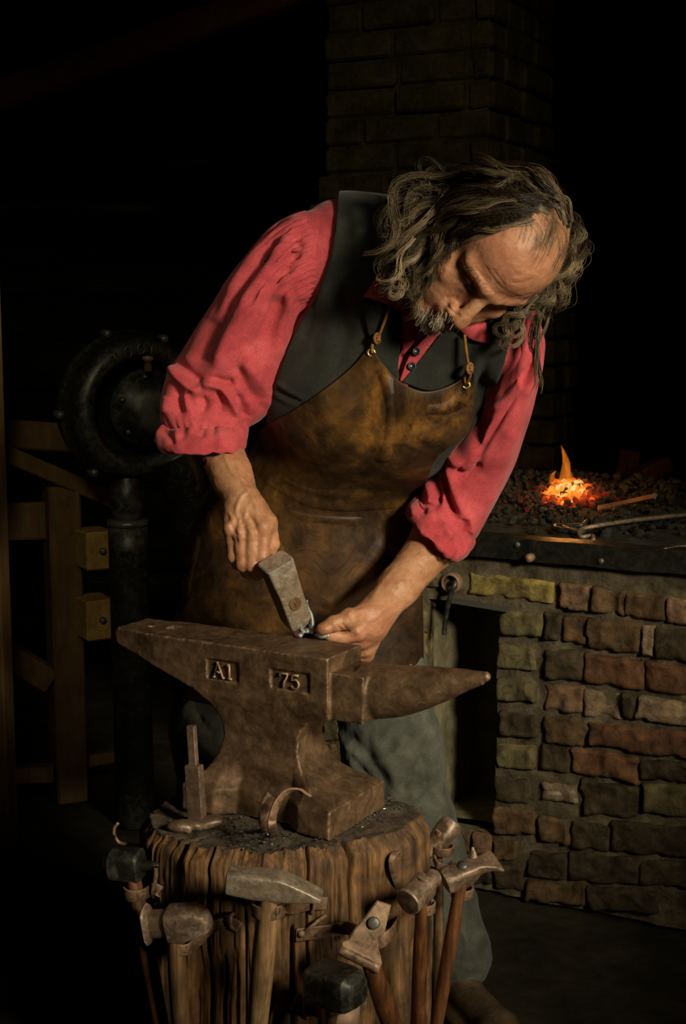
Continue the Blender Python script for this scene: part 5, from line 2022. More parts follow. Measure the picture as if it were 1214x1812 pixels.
V = V + N_ * (0.0004 * fbm(V * 130, 3, 6))[:, None]
body = mk('body', V, F, M['skin'], man)

# ------------------------------------------------------------------ trunk surface that carries the clothes
def T(op=1):
    pr = [Ell(P(560, 965, .365), (.180, .125, .135), None, .001), Ell(P(590, 850, .330), (.165, .120, .125), None, .06),
          Ell(P(655, 665, .235), (.180, .130, .165), rotm((1, 0, 0), -25), .07), Ell(P(705, 520, .225), (.165, .115, .135), None, .06), Ell(P(752, 690, .205), (.118, .095, .125), None, .05),
          Cap(P(607, 446, .185), P(850, 565, .115), .074, .068, .05), Cap(P(650, 460, .24), P(730, 490, .27), .082, .075, .05)]
    return pr


TR_ = T()
YOKE = TR_ + [Cap(P(600, 444, .18), P(556, 462, .175), .073, .066, .03), Cap(P(860, 572, .11), P(905, 612, .10), .062, .052, .03)]

# shirt body (yoke and breast seen past the vest)
V, F = nets(YOKE, 0.0042)
V = smooth(V, F, 2)
N_ = normals(V, F)
V = creases(V, N_, [([(705, 560), (722, 600), (735, 640)], 6, -.003), ([(745, 590), (724, 610), (711, 650), (707, 672)], 4, -.003), ([(560, 365), (580, 400), (575, 450)], 10, -.002)])
shirt = mk('shirt', V, F, M['shirt'], man)


def clothring(Lp, Rp, Y, dd, n=96, e=2.2, back=1.0, dip=0.0):
    a, b = P(*Lp, Y), P(*Rp, Y)
    c = (a + b) / 2
    h = (a - b) / 2
    ph = np.arange(n) / n * 2 * np.pi
    cc, ss = np.cos(ph), np.sin(ph)
    cc = np.sign(cc) * np.abs(cc) ** (2 / e)
    ss = np.sign(ss) * np.abs(ss) ** (2 / e)
    return c + cc[:, None] * h + ss[:, None] * np.array([0, -dd, 0.0]) * np.where(ss < 0, back, 1)[:, None] + np.maximum(0, ss)[:, None] * np.array([0, 0, -dip])


def sleeve(stations, n=180, m=150):
    """stations: (left px, right px, Y, depth radius)"""
    st_ = np.array([[*s[0], *s[1], s[2], s[3]] for s in stations], float)
    cur = catmull(st_, m)
    S = np.array([clothring((q[0], q[1]), (q[2], q[3]), q[4], q[5], n) for q in cur])
    return S


def pull(S, amp_fn):
    """displace a sleeve grid along its normals by amp_fn(u, phi)"""
    m, n = S.shape[:2]
    V = S.reshape(-1, 3)
    F = grid_faces(m, n, True)
    N_ = normals(V, F)
    c = np.repeat(S.mean(1), n, 0)
    if np.mean(np.sum(N_ * (V - c), 1)) < 0:
        F = F[:, ::-1]
        N_ = -N_
    u = np.repeat(np.linspace(0, 1, m), n)
    ph = np.tile(np.arange(n) / n * 2 * np.pi, m)
    return V + N_ * amp_fn(u, ph)[:, None], F


# right sleeve
stR = [((562, 368), (585, 520), .170, .060), ((517, 384), (552, 535), .168, .066), ((470, 420), (527, 552), .168, .066), ((424, 474), (512, 592), .172, .066), ((373, 546), (500, 645), .180, .068), ((330, 612), (489, 690), .190, .072), ((299, 655), (479, 726), .198, .074), ((286, 702), (458, 744), .200, .076), ((288, 738), (440, 752), .190, .076), ((300, 760), (430, 764), .182, .070)]
S = sleeve(stR)


def ampR(u, ph):
    pl = np.abs(np.sin(ph * 22 + 2.4 * noise3(np.stack([ph * 3, u * 2, u * 0], -1), 3)))
    a = 0.0095 * (pl - .6) * np.exp(-((u - .13) / .10) ** 2) * (u > .05)
    a += 0.004 * (np.sin(ph * 11 + 1.5 * np.sin(u * 7)) * sst(.1, .2, u) * (1 - sst(.25, .55, u)))
    a += 0.004 * fbm(np.stack([ph * 1.3, u * 4, u * 0], -1), 3, 12) * sst(.1, .3, u)
    a += 0.003 * np.abs(np.sin(ph * 15 + 3 * noise3(np.stack([ph * 2, u * 3, u * 0], -1), 4))) * sst(.80, .95, u)
    return a


V, F = pull(S, ampR)
N_ = normals(V, F)
ZX = lambda pts: [(260 + x * .379, 320 + y * .379) for x, y in pts]
foldsR = [
    (ZX([(690, 190), (640, 290), (560, 400), (470, 520), (420, 620)]), 8, .006), (ZX([(720, 250), (690, 350), (600, 500), (520, 620)]), 8, -.006),
    (ZX([(600, 300), (540, 380), (440, 520), (330, 650)]), 9, -.005), (ZX([(560, 290), (470, 390), (350, 540)]), 10, .004),
    (ZX([(560, 450), (520, 560), (440, 640), (370, 760), (310, 900)]), 12, .009), (ZX([(620, 520), (590, 640), (520, 760), (450, 820)]), 16, -.008),
    (ZX([(640, 480), (660, 580), (640, 700), (600, 860)]), 10, .004), (ZX([(330, 640), (290, 700), (250, 790), (240, 860)]), 14, -.007),
    (ZX([(110, 860), (150, 920), (210, 970), (260, 1000)]), 9, .009), (ZX([(140, 840), (200, 900), (260, 950)]), 9, -.007),
    (ZX([(240, 970), (300, 950), (360, 980), (410, 1060), (400, 1110)]), 8, .010), (ZX([(300, 920), (360, 940), (410, 940)]), 7, -.007),
    (ZX([(250, 1000), (270, 1040), (250, 1080)]), 7, -.008), (ZX([(410, 1000), (450, 1060), (460, 1120)]), 9, -.009),
    (ZX([(140, 960), (150, 1030), (160, 1090)]), 7, -.006), (ZX([(180, 990), (190, 1050), (200, 1090)]), 6, .005), (ZX([(430, 840), (500, 900), (560, 1000), (540, 1070)]), 12, .006),
    (ZX([(420, 850), (450, 930), (520, 1040)]), 9, -.006), (ZX([(100, 1000), (90, 1060), (100, 1090)]), 8, .005), (ZX([(330, 960), (350, 1020), (340, 1090)]), 6, -.005)]
V = creases(V, N_, [(a_, b_, c_ * 1.45) for a_, b_, c_ in foldsR])
mk('sleeve', V, F, M['shirt'], shirt)

# left sleeve
stL = [((872, 540), (925, 540), .115, .050), ((893, 575), (948, 562), .108, .056), ((893, 615), (959, 602), .108, .060), ((878, 668), (958, 645), .115, .062), ((851, 738), (940, 720), .135, .064), ((806, 795), (914, 800), .165, .066), ((766, 840), (884, 868), .195, .068), ((750, 878), (852, 930), .206, .070), ((745, 890), (836, 955), .200, .070), ((746, 905), (826, 960), .194, .066)]
S = sleeve(stL)


def ampL(u, ph):
    a = 0.004 * fbm(np.stack([ph * 1.3, u * 4, u * 0 + 5], -1), 3, 14)
    a += 0.003 * np.sin(ph * 9 + 2 * np.sin(u * 6)) * (1 - sst(.2, .6, u))
    return a


V, F = pull(S, ampL)
N_ = normals(V, F)
ZY = lambda pts: [(700 + x * .2649, 520 + y * .2649) for x, y in pts]
foldsL = [
    (ZY([(860, 180), (855, 300), (870, 420), (840, 540)]), 6, .004), (ZY([(940, 360), (900, 480), (830, 640), (700, 840), (600, 1000), (540, 1150)]), 8, -.007),
    (ZY([(960, 420), (920, 560), (840, 700)]), 7, .005), (ZY([(840, 540), (740, 620), (690, 680)]), 6, -.005), (ZY([(860, 590), (760, 700), (640, 780)]), 7, .005),
    (ZY([(620, 800), (560, 900), (540, 1000), (550, 1080)]), 8, -.007), (ZY([(380, 1150), (440, 1210), (520, 1200), (560, 1130)]), 8, -.010), (ZY([(350, 1050), (400, 1130), (430, 1170)]), 9, .008),
    (ZY([(300, 1120), (320, 1250), (350, 1380), (420, 1500)]), 7, -.009), (ZY([(250, 1120), (270, 1250), (290, 1350), (260, 1420)]), 7, -.009), (ZY([(270, 1150), (300, 1300), (320, 1400)]), 6, .006),
    (ZY([(340, 1120), (390, 1300), (440, 1450), (460, 1560)]), 10, .006), (ZY([(460, 1490), (460, 1560), (430, 1590)]), 7, -.008), (ZY([(480, 1480), (500, 1560), (480, 1600)]), 7, .006),
    (ZY([(820, 860), (760, 1050), (680, 1250), (580, 1450)]), 10, .004), (ZY([(720, 900), (640, 1080), (560, 1260)]), 12, -.003), (ZY([(210, 1250), (240, 1350), (230, 1420)]), 7, .005)]
V = creases(V, N_, [(a_, b_, c_ * 1.4) for a_, b_, c_ in foldsL])
mk('sleeve', V, F, M['shirt'], shirt)


def rolled_cuff(stations, folds, seed):
    S = sleeve(stations, 150, 46)
    V, F = pull(S, lambda u, ph: 0.0035 * fbm(np.stack([ph * 2.2, u * 2, u * 0 + seed], -1), 3, seed) + .0012 * np.sin(ph * 13 + u * 2 + 2 * np.sin(ph * 3)))
    V = creases(V, normals(V, F), folds)
    return mk('cuff', V, F, M['shirt'], shirt)


rolled_cuff([((318, 762), (422, 762), .190, .056), ((292, 752), (434, 748), .182, .072), ((281, 762), (440, 756), .174, .080), ((279, 776), (440, 770), .166, .082), ((284, 790), (438, 784), .158, .079), ((296, 798), (434, 794), .152, .073), ((320, 796), (425, 792), .154, .062), ((325, 780), (420, 776), .168, .058)],
            [(ZX([(150, 1120), (170, 1170), (150, 1210)]), 6, -.006), (ZX([(250, 1110), (260, 1160), (250, 1200)]), 6, -.006), (ZX([(190, 1130), (210, 1180)]), 6, .005), (ZX([(60, 1150), (100, 1180), (120, 1240)]), 7, -.007), (ZX([(330, 1110), (340, 1190)]), 7, .004), (ZX([(400, 1130), (410, 1200)]), 6, -.005)], 3)
rolled_cuff([((752, 905), (826, 955), .206, .056), ((741, 880), (838, 955), .196, .070), ((728, 890), (836, 966), .188, .077), ((722, 905), (828, 978), .180, .078), ((724, 918), (815, 988), .174, .075), ((734, 925), (803, 988), .172, .066), ((745, 920), (805, 970), .182, .056)],
            [(ZY([(150, 1380), (190, 1430), (170, 1470)]), 6, -.006), (ZY([(250, 1480), (300, 1540), (330, 1620)]), 7, -.005), (ZY([(300, 1530), (380, 1640)]), 8, .005), (ZY([(400, 1640), (440, 1700)]), 6, -.005), (ZY([(110, 1420), (130, 1480)]), 6, .005)], 5)

# ------------------------------------------------------------------ vest
VP = [(597, 346), (594, 400), (586, 450), (566, 516), (530, 572), (508, 618), (494, 660), (480, 705), (440, 775), (425, 940), (775, 940), (800, 800), (832, 764), (868, 715), (890, 655), (904, 600), (907, 560), (893, 520), (850, 470), (830, 540), (806, 566), (785, 586), (750, 628), (709, 680), (703, 640), (705, 600), (712, 548), (716, 470), (716, 300), (690, 290), (600, 290)]


def vest_cut(p):
    px, py = proj(p)
    return poly_sd(px, py, VP) / 1180.0


def vest_fn(p):
    d = field(YOKE, p)
    return np.abs(d - 0.006) - 0.0042


lo = np.min([q.box()[0] for q in TR_], 0)
hi = np.max([q.box()[1] for q in TR_], 0)
V, F = nets([Fun(vest_fn, lo - .03, hi + .03, 0.001), Fun(vest_cut, lo - .03, hi + .03, 0.003, 'i')], 0.0032)
V = smooth(V, F, 1)
N_ = normals(V, F)
V = creases(V, N_, [(ZX([(720, 480), (760, 620), (720, 760)]), 10, -.004), (ZX([(820, 450), (850, 650), (820, 850)]), 14, .004), (ZX([(900, 500), (930, 700), (880, 900)]), 12, -.004), (ZX([(980, 400), (980, 560), (940, 700)]), 12, .003),
                          (ZX([(600, 940), (660, 980), (740, 1020)]), 4, .004), (ZX([(590, 990), (650, 1030), (720, 1060)]), 4, .003), (ZX([(595, 965), (655, 1005), (735, 1040)]), 4, -.003),
                          ([(870, 610), (850, 670), (835, 730)], 8, -.003), ([(850, 615), (838, 660), (836, 720)], 8, .003), ([(745, 690), (790, 660), (830, 630)], 2.5, .0018)])
vest = mk('vest', V, F, M['vest'], man)


def patch(poly_top, poly_bot, off, thick, name, mat, par, nu=50, nv=30, bulge=0.0, prims=None, wob=0.0, seed=1, folds=None):
    """sheet draped on the trunk between two traced edges"""
    a = catmull(poly_top, nu)
    b = catmull(poly_bot, nu)
    v = np.linspace(0, 1, nv)[None, :, None]
    q = a[:, None] * (1 - v) + b[:, None] * v
    G = raycast(prims or TR_, q[..., 0], q[..., 1], off=off)
    u_ = np.linspace(0, 1, nu)[:, None]
    vv = np.linspace(0, 1, nv)[None, :]
    lift = bulge * np.sin(np.pi * vv) * np.sin(np.pi * np.clip(u_, .05, .95)) + wob * noise3(np.stack([u_ * 5 + 0 * vv, vv * 3 + 0 * u_, 0 * u_ + 0 * vv + seed], -1), seed)
    vd = G - CAM
    vd /= np.linalg.norm(vd, axis=-1, keepdims=True)
    G = G - vd * lift[..., None]
    V, F = sheet(G, thick)
    if folds:
        V = creases(V, normals(V, F), folds)
    return mk(name, V, F, mat, par)


# lapel, notched, on the hammer-hand side; the other front folds over
patch([(643, 545), (660, 540), (690, 540), (713, 545)], [(661, 628), (672, 642), (690, 658), (703, 672)], .016, .004, 'lapel', M['vest'], vest, 40, 40)
patch([(786, 584), (815, 580), (840, 600)], [(712, 676), (760, 690), (815, 672)], .015, .004, 'lapel', M['vest'], vest, 40, 40, .004)
# shirt collar flaps and placket
patch([(716, 405), (700, 440), (675, 480), (644, 524)], [(735, 470), (735, 505), (725, 530), (716, 548)], .022, .0035, 'collar', M['shirt'], shirt, 44, 30, .006, folds=[([(650, 528), (680, 536), (714, 542)], 2.0, -.0012)])
patch([(782, 545), (805, 545), (835, 552), (858, 562)], [(790, 574), (810, 580), (835, 600), (867, 608)], .024, .0035, 'collar', M['shirt'], shirt, 44, 26, .006, folds=[([(800, 571), (830, 590), (860, 601)], 2.0, -.0012)])
patch([(745, 505), (735, 530), (722, 545), (712, 552)], [(745, 580), (732, 605), (722, 618), (714, 628)], .010, .0035, 'collar_stand', M['shirt'], shirt, 30, 24, .004)
pk = patch([(775, 578), (745, 605), (724, 632), (708, 672)], [(790, 598), (765, 632), (745, 658), (716, 688)], .012, .0035, 'placket', M['shirt'], shirt, 44, 20, .002)
for bx, by in ((737, 622), (729, 648)):
    c = raycast(TR_, np.array([bx]), np.array([by]), off=.0165)[0]
    nn = nrm(CAM - c + np.array([.3, 0, .3]))
    X, Y, Z = basis(nn, (0, 0, 1))
    V, F = lathe([(0, -.002), (.0062, -.002), (.0064, .0008), (.0054, .0018), (.0046, .0009), (0, .0008)], (c, X, Y, Z), 24)
    mk('button', V, F, M['button'], shirt, label='small black button')

# ------------------------------------------------------------------ apron
AS = YOKE + [Ell(P(545, 1080, .36), (.205, .125, .22), None, .08), Ell(P(525, 1200, .355), (.21, .11, .20), None, .06)]
top = catmull([(656, 612), (668, 630), (690, 658), (715, 680), (745, 692), (775, 690), (805, 678), (825, 664), (838, 656)], 160)
bot = catmull([(288, 1213), (330, 1236), (372, 1246), (450, 1262), (560, 1270), (650, 1268), (745, 1255)], 160)
lef = catmull([(656, 612), (625, 648), (580, 685), (520, 726), (465, 757), (425, 790), (390, 832), (360, 880), (338, 945), (326, 1000), (318, 1060), (305, 1130), (288, 1213)], 220)
rig = catmull([(838, 656), (839, 705), (834, 757), (800, 787), (768, 814), (752, 865), (740, 905), (743, 960), (746, 1050), (748, 1120), (748, 1180), (745, 1255)], 220)
# ragged edge
lef[:, 0] += 3.5 * noise3(np.stack([np.arange(220) * .25, np.zeros(220), np.zeros(220)], 1), 4) * sst(120, 150, np.arange(220.0)) * (1 + 2.5 * np.exp(-((np.arange(220) - 165) / 14.) ** 2))
u = np.linspace(0, 1, 160)[:, None, None]
v = np.linspace(0, 1, 220)[None, :, None]
G2 = (1 - v) * top[:, None] + v * bot[:, None] + (1 - u) * lef[None] + u * rig[None] - ((1 - u) * (1 - v) * top[0] + u * (1 - v) * top[-1] + (1 - u) * v * bot[0] + u * v * bot[-1])
G = raycast(AS, G2[..., 0], G2[..., 1], off=.016)
# the bib stands off the chest where its top edge sags
vd = (G - CAM) / np.linalg.norm(G - CAM, axis=-1, keepdims=True)
G = G - vd * (0.022 * np.sin(np.pi * np.clip(u[..., 0], 0, 1)) * np.exp(-(v[..., 0] / .10) ** 2))[..., None]
for _ in range(6):
    G[1:-1, 1:-1] = (G[:-2, 1:-1] + G[2:, 1:-1] + G[1:-1, :-2] + G[1:-1, 2:]) / 4
V, F = sheet(G, .0036)
N_ = normals(V, F)
V = V + N_ * (0.0035 * fbm(V * 9, 3, 50))[:, None] * sst(0.3, .9, -np.sum(N_ * (V - CAM) / np.linalg.norm(V - CAM, axis=1, keepdims=True), 1))[:, None]
ZA = lambda pts: [(300 + x * .4613, 760 + y * .4613) for x, y in pts]
foldsA = [
    (ZA([(300, 180), (420, 255), (520, 306), (680, 324), (940, 305)]), 4, -.006), (ZA([(300, 160), (430, 230), (540, 276), (680, 296), (930, 280)]), 14, .004), (ZA([(350, 250), (430, 296), (540, 340), (760, 350)]), 10, .003),
    (ZA([(330, 180), (380, 250), (450, 300)]), 5, -.007), (ZA([(640, 105), (760, 128), (880, 127), (1040, 112)]), 4, -.005), (ZA([(640, 85), (800, 100), (1030, 90)]), 14, .0035),
    (ZA([(690, 390), (760, 378), (860, 360)]), 3.5, -.003), (ZA([(740, 40), (780, 75)]), 4, -.004), (ZA([(560, 130), (680, 200), (820, 210)]), 14, .005),
    (ZA([(850, 400), (760, 520), (680, 620), (560, 700)]), 12, .006), (ZA([(900, 480), (800, 600), (690, 680)]), 9, -.006), (ZA([(870, 540), (820, 600), (730, 690)]), 7, .005),
    (ZA([(520, 380), (480, 520), (420, 700)]), 18, .005), (ZA([(420, 420), (380, 560), (300, 700)]), 16, -.006), (ZA([(120, 380), (90, 520), (60, 680)]), 10, .006),
    ([(672, 640), (690, 690), (690, 760), (670, 830)], 12, .007), ([(700, 690), (720, 740), (720, 800)], 14, -.006), ([(740, 720), (790, 720), (830, 690)], 14, .006), ([(560, 720), (620, 740), (680, 720)], 16, -.004),
    ([(480, 790), (540, 830), (640, 850), (740, 830)], 12, -.005), ([(470, 830), (560, 868), (660, 875), (740, 862)], 9, .004), ([(650, 650), (640, 720), (600, 780)], 10, -.004)]
V = creases(V, N_, foldsA)
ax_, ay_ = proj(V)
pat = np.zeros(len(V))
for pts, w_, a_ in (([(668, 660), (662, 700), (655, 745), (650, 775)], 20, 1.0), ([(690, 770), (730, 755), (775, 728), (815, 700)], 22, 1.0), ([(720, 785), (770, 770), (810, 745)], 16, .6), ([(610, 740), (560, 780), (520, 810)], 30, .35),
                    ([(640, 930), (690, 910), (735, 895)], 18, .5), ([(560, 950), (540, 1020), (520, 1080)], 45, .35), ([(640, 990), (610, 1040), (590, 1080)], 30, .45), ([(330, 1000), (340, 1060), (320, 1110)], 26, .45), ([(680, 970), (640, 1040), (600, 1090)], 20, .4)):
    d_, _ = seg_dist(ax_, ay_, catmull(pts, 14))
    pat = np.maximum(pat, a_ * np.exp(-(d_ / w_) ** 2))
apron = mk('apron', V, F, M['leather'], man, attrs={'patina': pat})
for (ex, ey) in ((657, 624), (825, 681)):
    c = raycast(AS, np.array([ex]), np.array([ey]), off=.0205)[0]
    nn = nrm(CAM - c)
    X, Y, Z = basis(nn, (0, 0, 1))
    a = np.linspace(0, 2 * np.pi, 29)
    ring = c + .0052 * np.cos(a)[:, None] * X + .0052 * np.sin(a)[:, None] * Y + nn * .001
    V, F = tube(ring, .0021, 10, cap=False)
    V = V
    mk('eyelet', V, F, M['brass'], apron, label='brass eyelet')


def onT(pts, off):
    q = catmull(pts, 30)
    return raycast(AS, q[:, 0], q[:, 1], off=off)


for pts, kx in (([(658, 622), (660, 610), (668, 600), (673, 588), (683, 562), (692, 540)], (667, 599)), ([(826, 680), (832, 664), (831, 652), (827, 635), (824, 612), (822, 592)], (831, 652))):
    th = mk('thong', *tube(onT(pts, .024), .0024, 8), M['thong'], apron)
    kc = raycast(AS, np.array([kx[0]]), np.array([kx[1]]), off=.027)[0]
    a = np.linspace(0, 4 * np.pi, 50)
    kn = kc + np.stack([.0038 * np.cos(a), .003 * np.sin(a * 1.5), .0048 * np.sin(a) + .003 * np.cos(a * .5)], 1)
    mk('knot', *tube(kn, .0026, 8), M['thong'], th)
    tail = raycast(AS, np.array([kx[0] - 6., kx[0] - 9, kx[0] - 8]), np.array([kx[1] + 4., kx[1] + 14, kx[1] + 26]), off=.024)
    V, F = tube(catmull(tail, 10), .0022, 8)
    mk('tail_end', V, F, M['thong'], th)

# ------------------------------------------------------------------ trousers and boots
tp = [Ell(P(560, 990, .365), (.160, .105, .14), None, .001)]
legs = [(P(485, 1000, .375), P(385, 1290, .335), P(392, 1655, .40)), (P(630, 1000, .365), P(694, 1335, .300), P(806, 1688, .245))]
for a, b, c in legs:
    tp += [Cap(a, b, .098, .078, .05), Cap(b, c, .078, .064, .04)]
V, F = nets(tp, 0.0045)
N_ = normals(V, F)
V = V + N_ * (0.006 * fbm(V * np.array([22, 22, 11]), 4, 70) + .0025 * np.abs(fbm(V * np.array([38, 38, 20]), 3, 71)))[:, None]
V = creases(V, N_, [([(600, 1290), (650, 1340), (690, 1400)], 12, -.008), ([(700, 1290), (720, 1350), (740, 1420)], 14, .007), ([(660, 1300), (700, 1380), (700, 1440)], 12, .006), ([(610, 1330), (660, 1390), (680, 1440)], 7, -.006), ([(720, 1300), (690, 1340), (640, 1360)], 7, .005), ([(760, 1330), (720, 1380), (700, 1400)], 6, -.005), ([(740, 1400), (715, 1425), (700, 1450)], 6, .005), ([(770, 1390), (745, 1420), (740, 1450)], 5, -.005), ([(600, 1290), (620, 1330)], 8, .006), ([(755, 1300), (752, 1360), (765, 1430)], 6, -.006), ([(340, 1290), (360, 1320), (385, 1340)], 8, .007), ([(345, 1260), (365, 1290), (385, 1300)], 7, -.006), ([(815, 1640), (825, 1670), (815, 1700)], 6, .006)])
mk('trousers', V, F, M['denim'], man)
for (a, b, c), dr in zip(legs, (np.array([-.10, -.24, 0]), np.array([.08, -.22, 0]))):
    an = np.array([c[0], c[1], .10])
    toe = np.array([c[0] + dr[0] * .75, c[1] + dr[1] * .75, .035])
    heel = np.array([c[0] - dr[0] * .18, c[1] - dr[1] * .18, .036])
    V, F = nets([Cap(np.array([c[0], c[1], .14]), an, .036, .047, .02), Cap(an, heel, .046, .036, .03), Cap(heel, toe, .035, .033, .03), Cap(toe, toe + nrm(dr) * .04, .033, .026, .02), Ell((heel + toe) / 2 + [0, 0, -.018], (.05, .12, .018), rotm((0, 0, 1), math.degrees(math.atan2(-dr[0], -dr[1]) * -1)), .01)], .003)
    V[:, 2] = np.maximum(V[:, 2], 0.0012)
    boot = mk('boot', V, F, M['boot'], man)

# ------------------------------------------------------------------ hair
def head_depth(px, py, off=0.0, default=-0.03):
    pr = headprims()
    px = np.asarray(px, float); py = np.asarray(py, float)
    p = raycast(pr, px, py, off=off)
    hit = np.abs(field(pr, p) - off) < .01
    return p, hit


SKULL = headprims()


def strands(paths, rad, colors, sides=3):
    """paths (n,m,3), rad (n,m), colors (n,m,3) -> one mesh"""
    n, m = paths.shape[:2]
    T_ = np.gradient(paths, axis=1)
    T_ /= np.maximum(np.linalg.norm(T_, axis=-1, keepdims=True), 1e-9)
    ref = np.broadcast_to(np.array([.31, .81, .49]), T_.shape)
    A_ = np.cross(T_, ref)
    A_ /= np.maximum(np.linalg.norm(A_, axis=-1, keepdims=True), 1e-9)
    B_ = np.cross(T_, A_)
    a = np.arange(sides) / sides * 2 * np.pi
    V = paths[:, :, None] + rad[:, :, None, None] * (np.cos(a)[None, None, :, None] * A_[:, :, None] + np.sin(a)[None, None, :, None] * B_[:, :, None])
    f1 = grid_faces(m, sides, True)
    F = (np.arange(n)[:, None, None] * m * sides + f1[None]).reshape(-1, 4)
    C = np.repeat(colors[:, :, None], sides, 2)
    return V.reshape(-1, 3), F, C.reshape(-1, 3)


DARK, MID, GREY, BLOND = np.array([.007, .005, .003]), np.array([.036, .022, .010]), np.array([.40, .32, .20]), np.array([.28, .19, .08])


def lock(pts, n, spread, sp_end, wave=0.006, freq=7.0, rad=.00042, grey=.3, seed=0, **k):
    if n < 90:
        return lock1(pts, n, spread, sp_end, wave, freq, rad, grey, seed=seed, **k)
    # a dark mass below, lighter wavy locks lying over it
    a = lock1(pts, int(n * .75), spread, sp_end, wave, freq, rad, grey * .35, seed=seed, **k)
    q = [(x, y, Y - .005) for x, y, Y in pts]
    b = lock1(q, int(n * .36), spread * 1.02, sp_end * 1.1, wave * 1.25, freq * 1.15, rad * .9, min(.95, grey * 1.5), seed=seed + 3, tight=True, **k)
    return [np.concatenate([u_, v_]) for u_, v_ in zip(a, b)]


def lock1(pts, n, spread, sp_end, wave=0.006, freq=7.0, rad=.00042, grey=.3, m=26, seed=0, lenj=.25, tight=False, auto=True):
    """pts: (px, py, depth offset towards camera from the head or None, Y)"""
    r_ = np.random.default_rng(seed)
    pts = np.array(pts, float)
    pts[:, 1] += 17 * np.clip(1 - (pts[:, 1] - 300) / 110, 0, 1)
    hp_, hit_ = head_depth(pts[:, 0], pts[:, 1])
    pts[:, 2] = np.where(hit_ & auto, np.minimum(pts[:, 2], hp_[:, 1] - .009), pts[:, 2])
    g = catmull(pts, m)
    t = np.linspace(0, 1, m)
    sp = spread * (1 - t) + sp_end * t
    n_cl = max(3, n // 24)
    clc = r_.normal(0, 1, (n_cl, 3)) * .8
    clp = r_.uniform(0, 6.28, n_cl)
    clf = freq * r_.uniform(.75, 1.3, n_cl)
    ci = r_.integers(0, n_cl, n)
    own = r_.normal(0, .13 if tight else .26, (n, 3))
    off = (clc[ci] + own)
    base = np.stack([P(x, y, Y) for x, y, Y in g])
    paths = base[None] + off[:, None, :] * sp[None, :, None] / 1200.0 * np.array([1, .8, 1.0])
    ph = clp[ci][:, None] + clf[ci][:, None] * t[None] + r_.normal(0, .25, n)[:, None]
    w = wave * sst(.05, .4, t)[None] * r_.uniform(.6, 1.3, n)[:, None]
    tang = np.gradient(base, axis=0)
    tang /= np.linalg.norm(tang, axis=1, keepdims=True)
    side = np.cross(tang, np.array([0, -1.0, 0]))
    side /= np.maximum(np.linalg.norm(side, axis=1, keepdims=True), 1e-6)
    paths = paths + side[None] * (w * np.sin(ph))[..., None] + np.array([0, -1.0, 0]) * (w * .7 * np.cos(ph * 1.1))[..., None]
    # shorten some strands
    cut = 1 - lenj * r_.uniform(0, 1, n)
    idx = t[None] * cut[:, None] * (m - 1)
    i0 = np.minimum(idx.astype(int), m - 2)
    fr = (idx - i0)[..., None]
    k = np.arange(n)[:, None]
    paths = paths[k, i0] * (1 - fr) + paths[k, i0 + 1] * fr
    # keep out of the head
    flat = paths.reshape(-1, 3)
    d = field(SKULL[:6], flat)
    push = np.clip(.0025 - d, 0, .05)
    ctr = HO + HR @ np.array([0, -.012, .02])
    dirn = flat - ctr
    dirn /= np.linalg.norm(dirn, axis=1, keepdims=True)
    paths = (flat + dirn * push[:, None]).reshape(paths.shape)
    rr = rad * r_.uniform(.7, 1.3, n)[:, None] * (1 - .65 * t[None] ** 3)
    cm = r_.uniform(0, 1, n)
    clg = r_.uniform(-.65, .45, n_cl)[ci]
    gmix = np.clip(grey + clg + .35 * (r_.uniform(0, 1, n) - .5), 0, 1)[:, None, None]
    tip = sst(.2, 1, t)[None, :, None]
    colr = (DARK * (1 - cm[:, None, None]) + MID * cm[:, None, None]) * (1 - .5 * tip) + MID * .5 * tip
    colr = colr * (1 - gmix) + (GREY * .6 + BLOND * .4) * gmix
    return paths, rr, colr


LK = []
S_ = [0]


def add(pts, *a, **k):
    S_[0] += 1
    LK.append(lock(pts, *a, seed=S_[0] * 13 + 5, **k))


# big wavy mass swept back over the hammer-hand side
add([(900, 322, .01), (845, 308, .02), (785, 320, .025), (745, 350, .02), (725, 395, .01), (712, 440, .0), (698, 475, -.01), (688, 492, -.012)], 420, 16, 20, wave=.013, freq=10, grey=.22)
add([(905, 336, -.01), (850, 332, .0), (795, 352, .005), (760, 395, .0), (738, 445, -.015), (720, 484, -.02), (702, 506, -.02)], 440, 16, 18, wave=.013, freq=10, grey=.36)
add([(912, 350, -.03), (862, 348, -.02), (812, 370, -.015), (776, 410, -.02), (754, 450, -.03), (742, 492, -.035), (736, 515, -.03), (730, 532, -.03)], 440, 14, 11, wave=.011, freq=9, grey=.5)
add([(925, 362, -.05), (880, 366, -.045), (838, 385, -.04), (800, 412, -.04), (778, 440, -.045), (762, 472, -.05), (752, 496, -.05)], 380, 13, 8, wave=.009, freq=8, grey=.45)
add([(940, 372, -.065), (900, 382, -.065), (865, 392, -.06), (832, 402, -.06), (806, 422, -.055), (792, 448, -.055)], 240, 10, 5, wave=.005, grey=.25)
add([(885, 330, -.01), (825, 340, .0), (775, 372, .0), (745, 425, -.01), (720, 470, -.02), (720, 508, -.02), (730, 538, -.015)], 280, 14, 11, wave=.013, freq=10, grey=.35)
add([(870, 318, .03), (810, 318, .04), (765, 345, .04), (735, 395, .03), (716, 440, .02), (708, 480, .02)], 300, 20, 24, wave=.014, freq=11, grey=.12)
add([(860, 312, .02), (800, 305, .03), (752, 318, .03), (728, 342, .03), (722, 368, .03)], 150, 14, 20, wave=.014, freq=11, grey=.3)
add([(760, 420, -.02), (735, 455, -.03), (715, 485, -.03), (700, 505, -.03), (690, 500, -.03)], 150, 14, 12, wave=.010, freq=9, grey=.65)
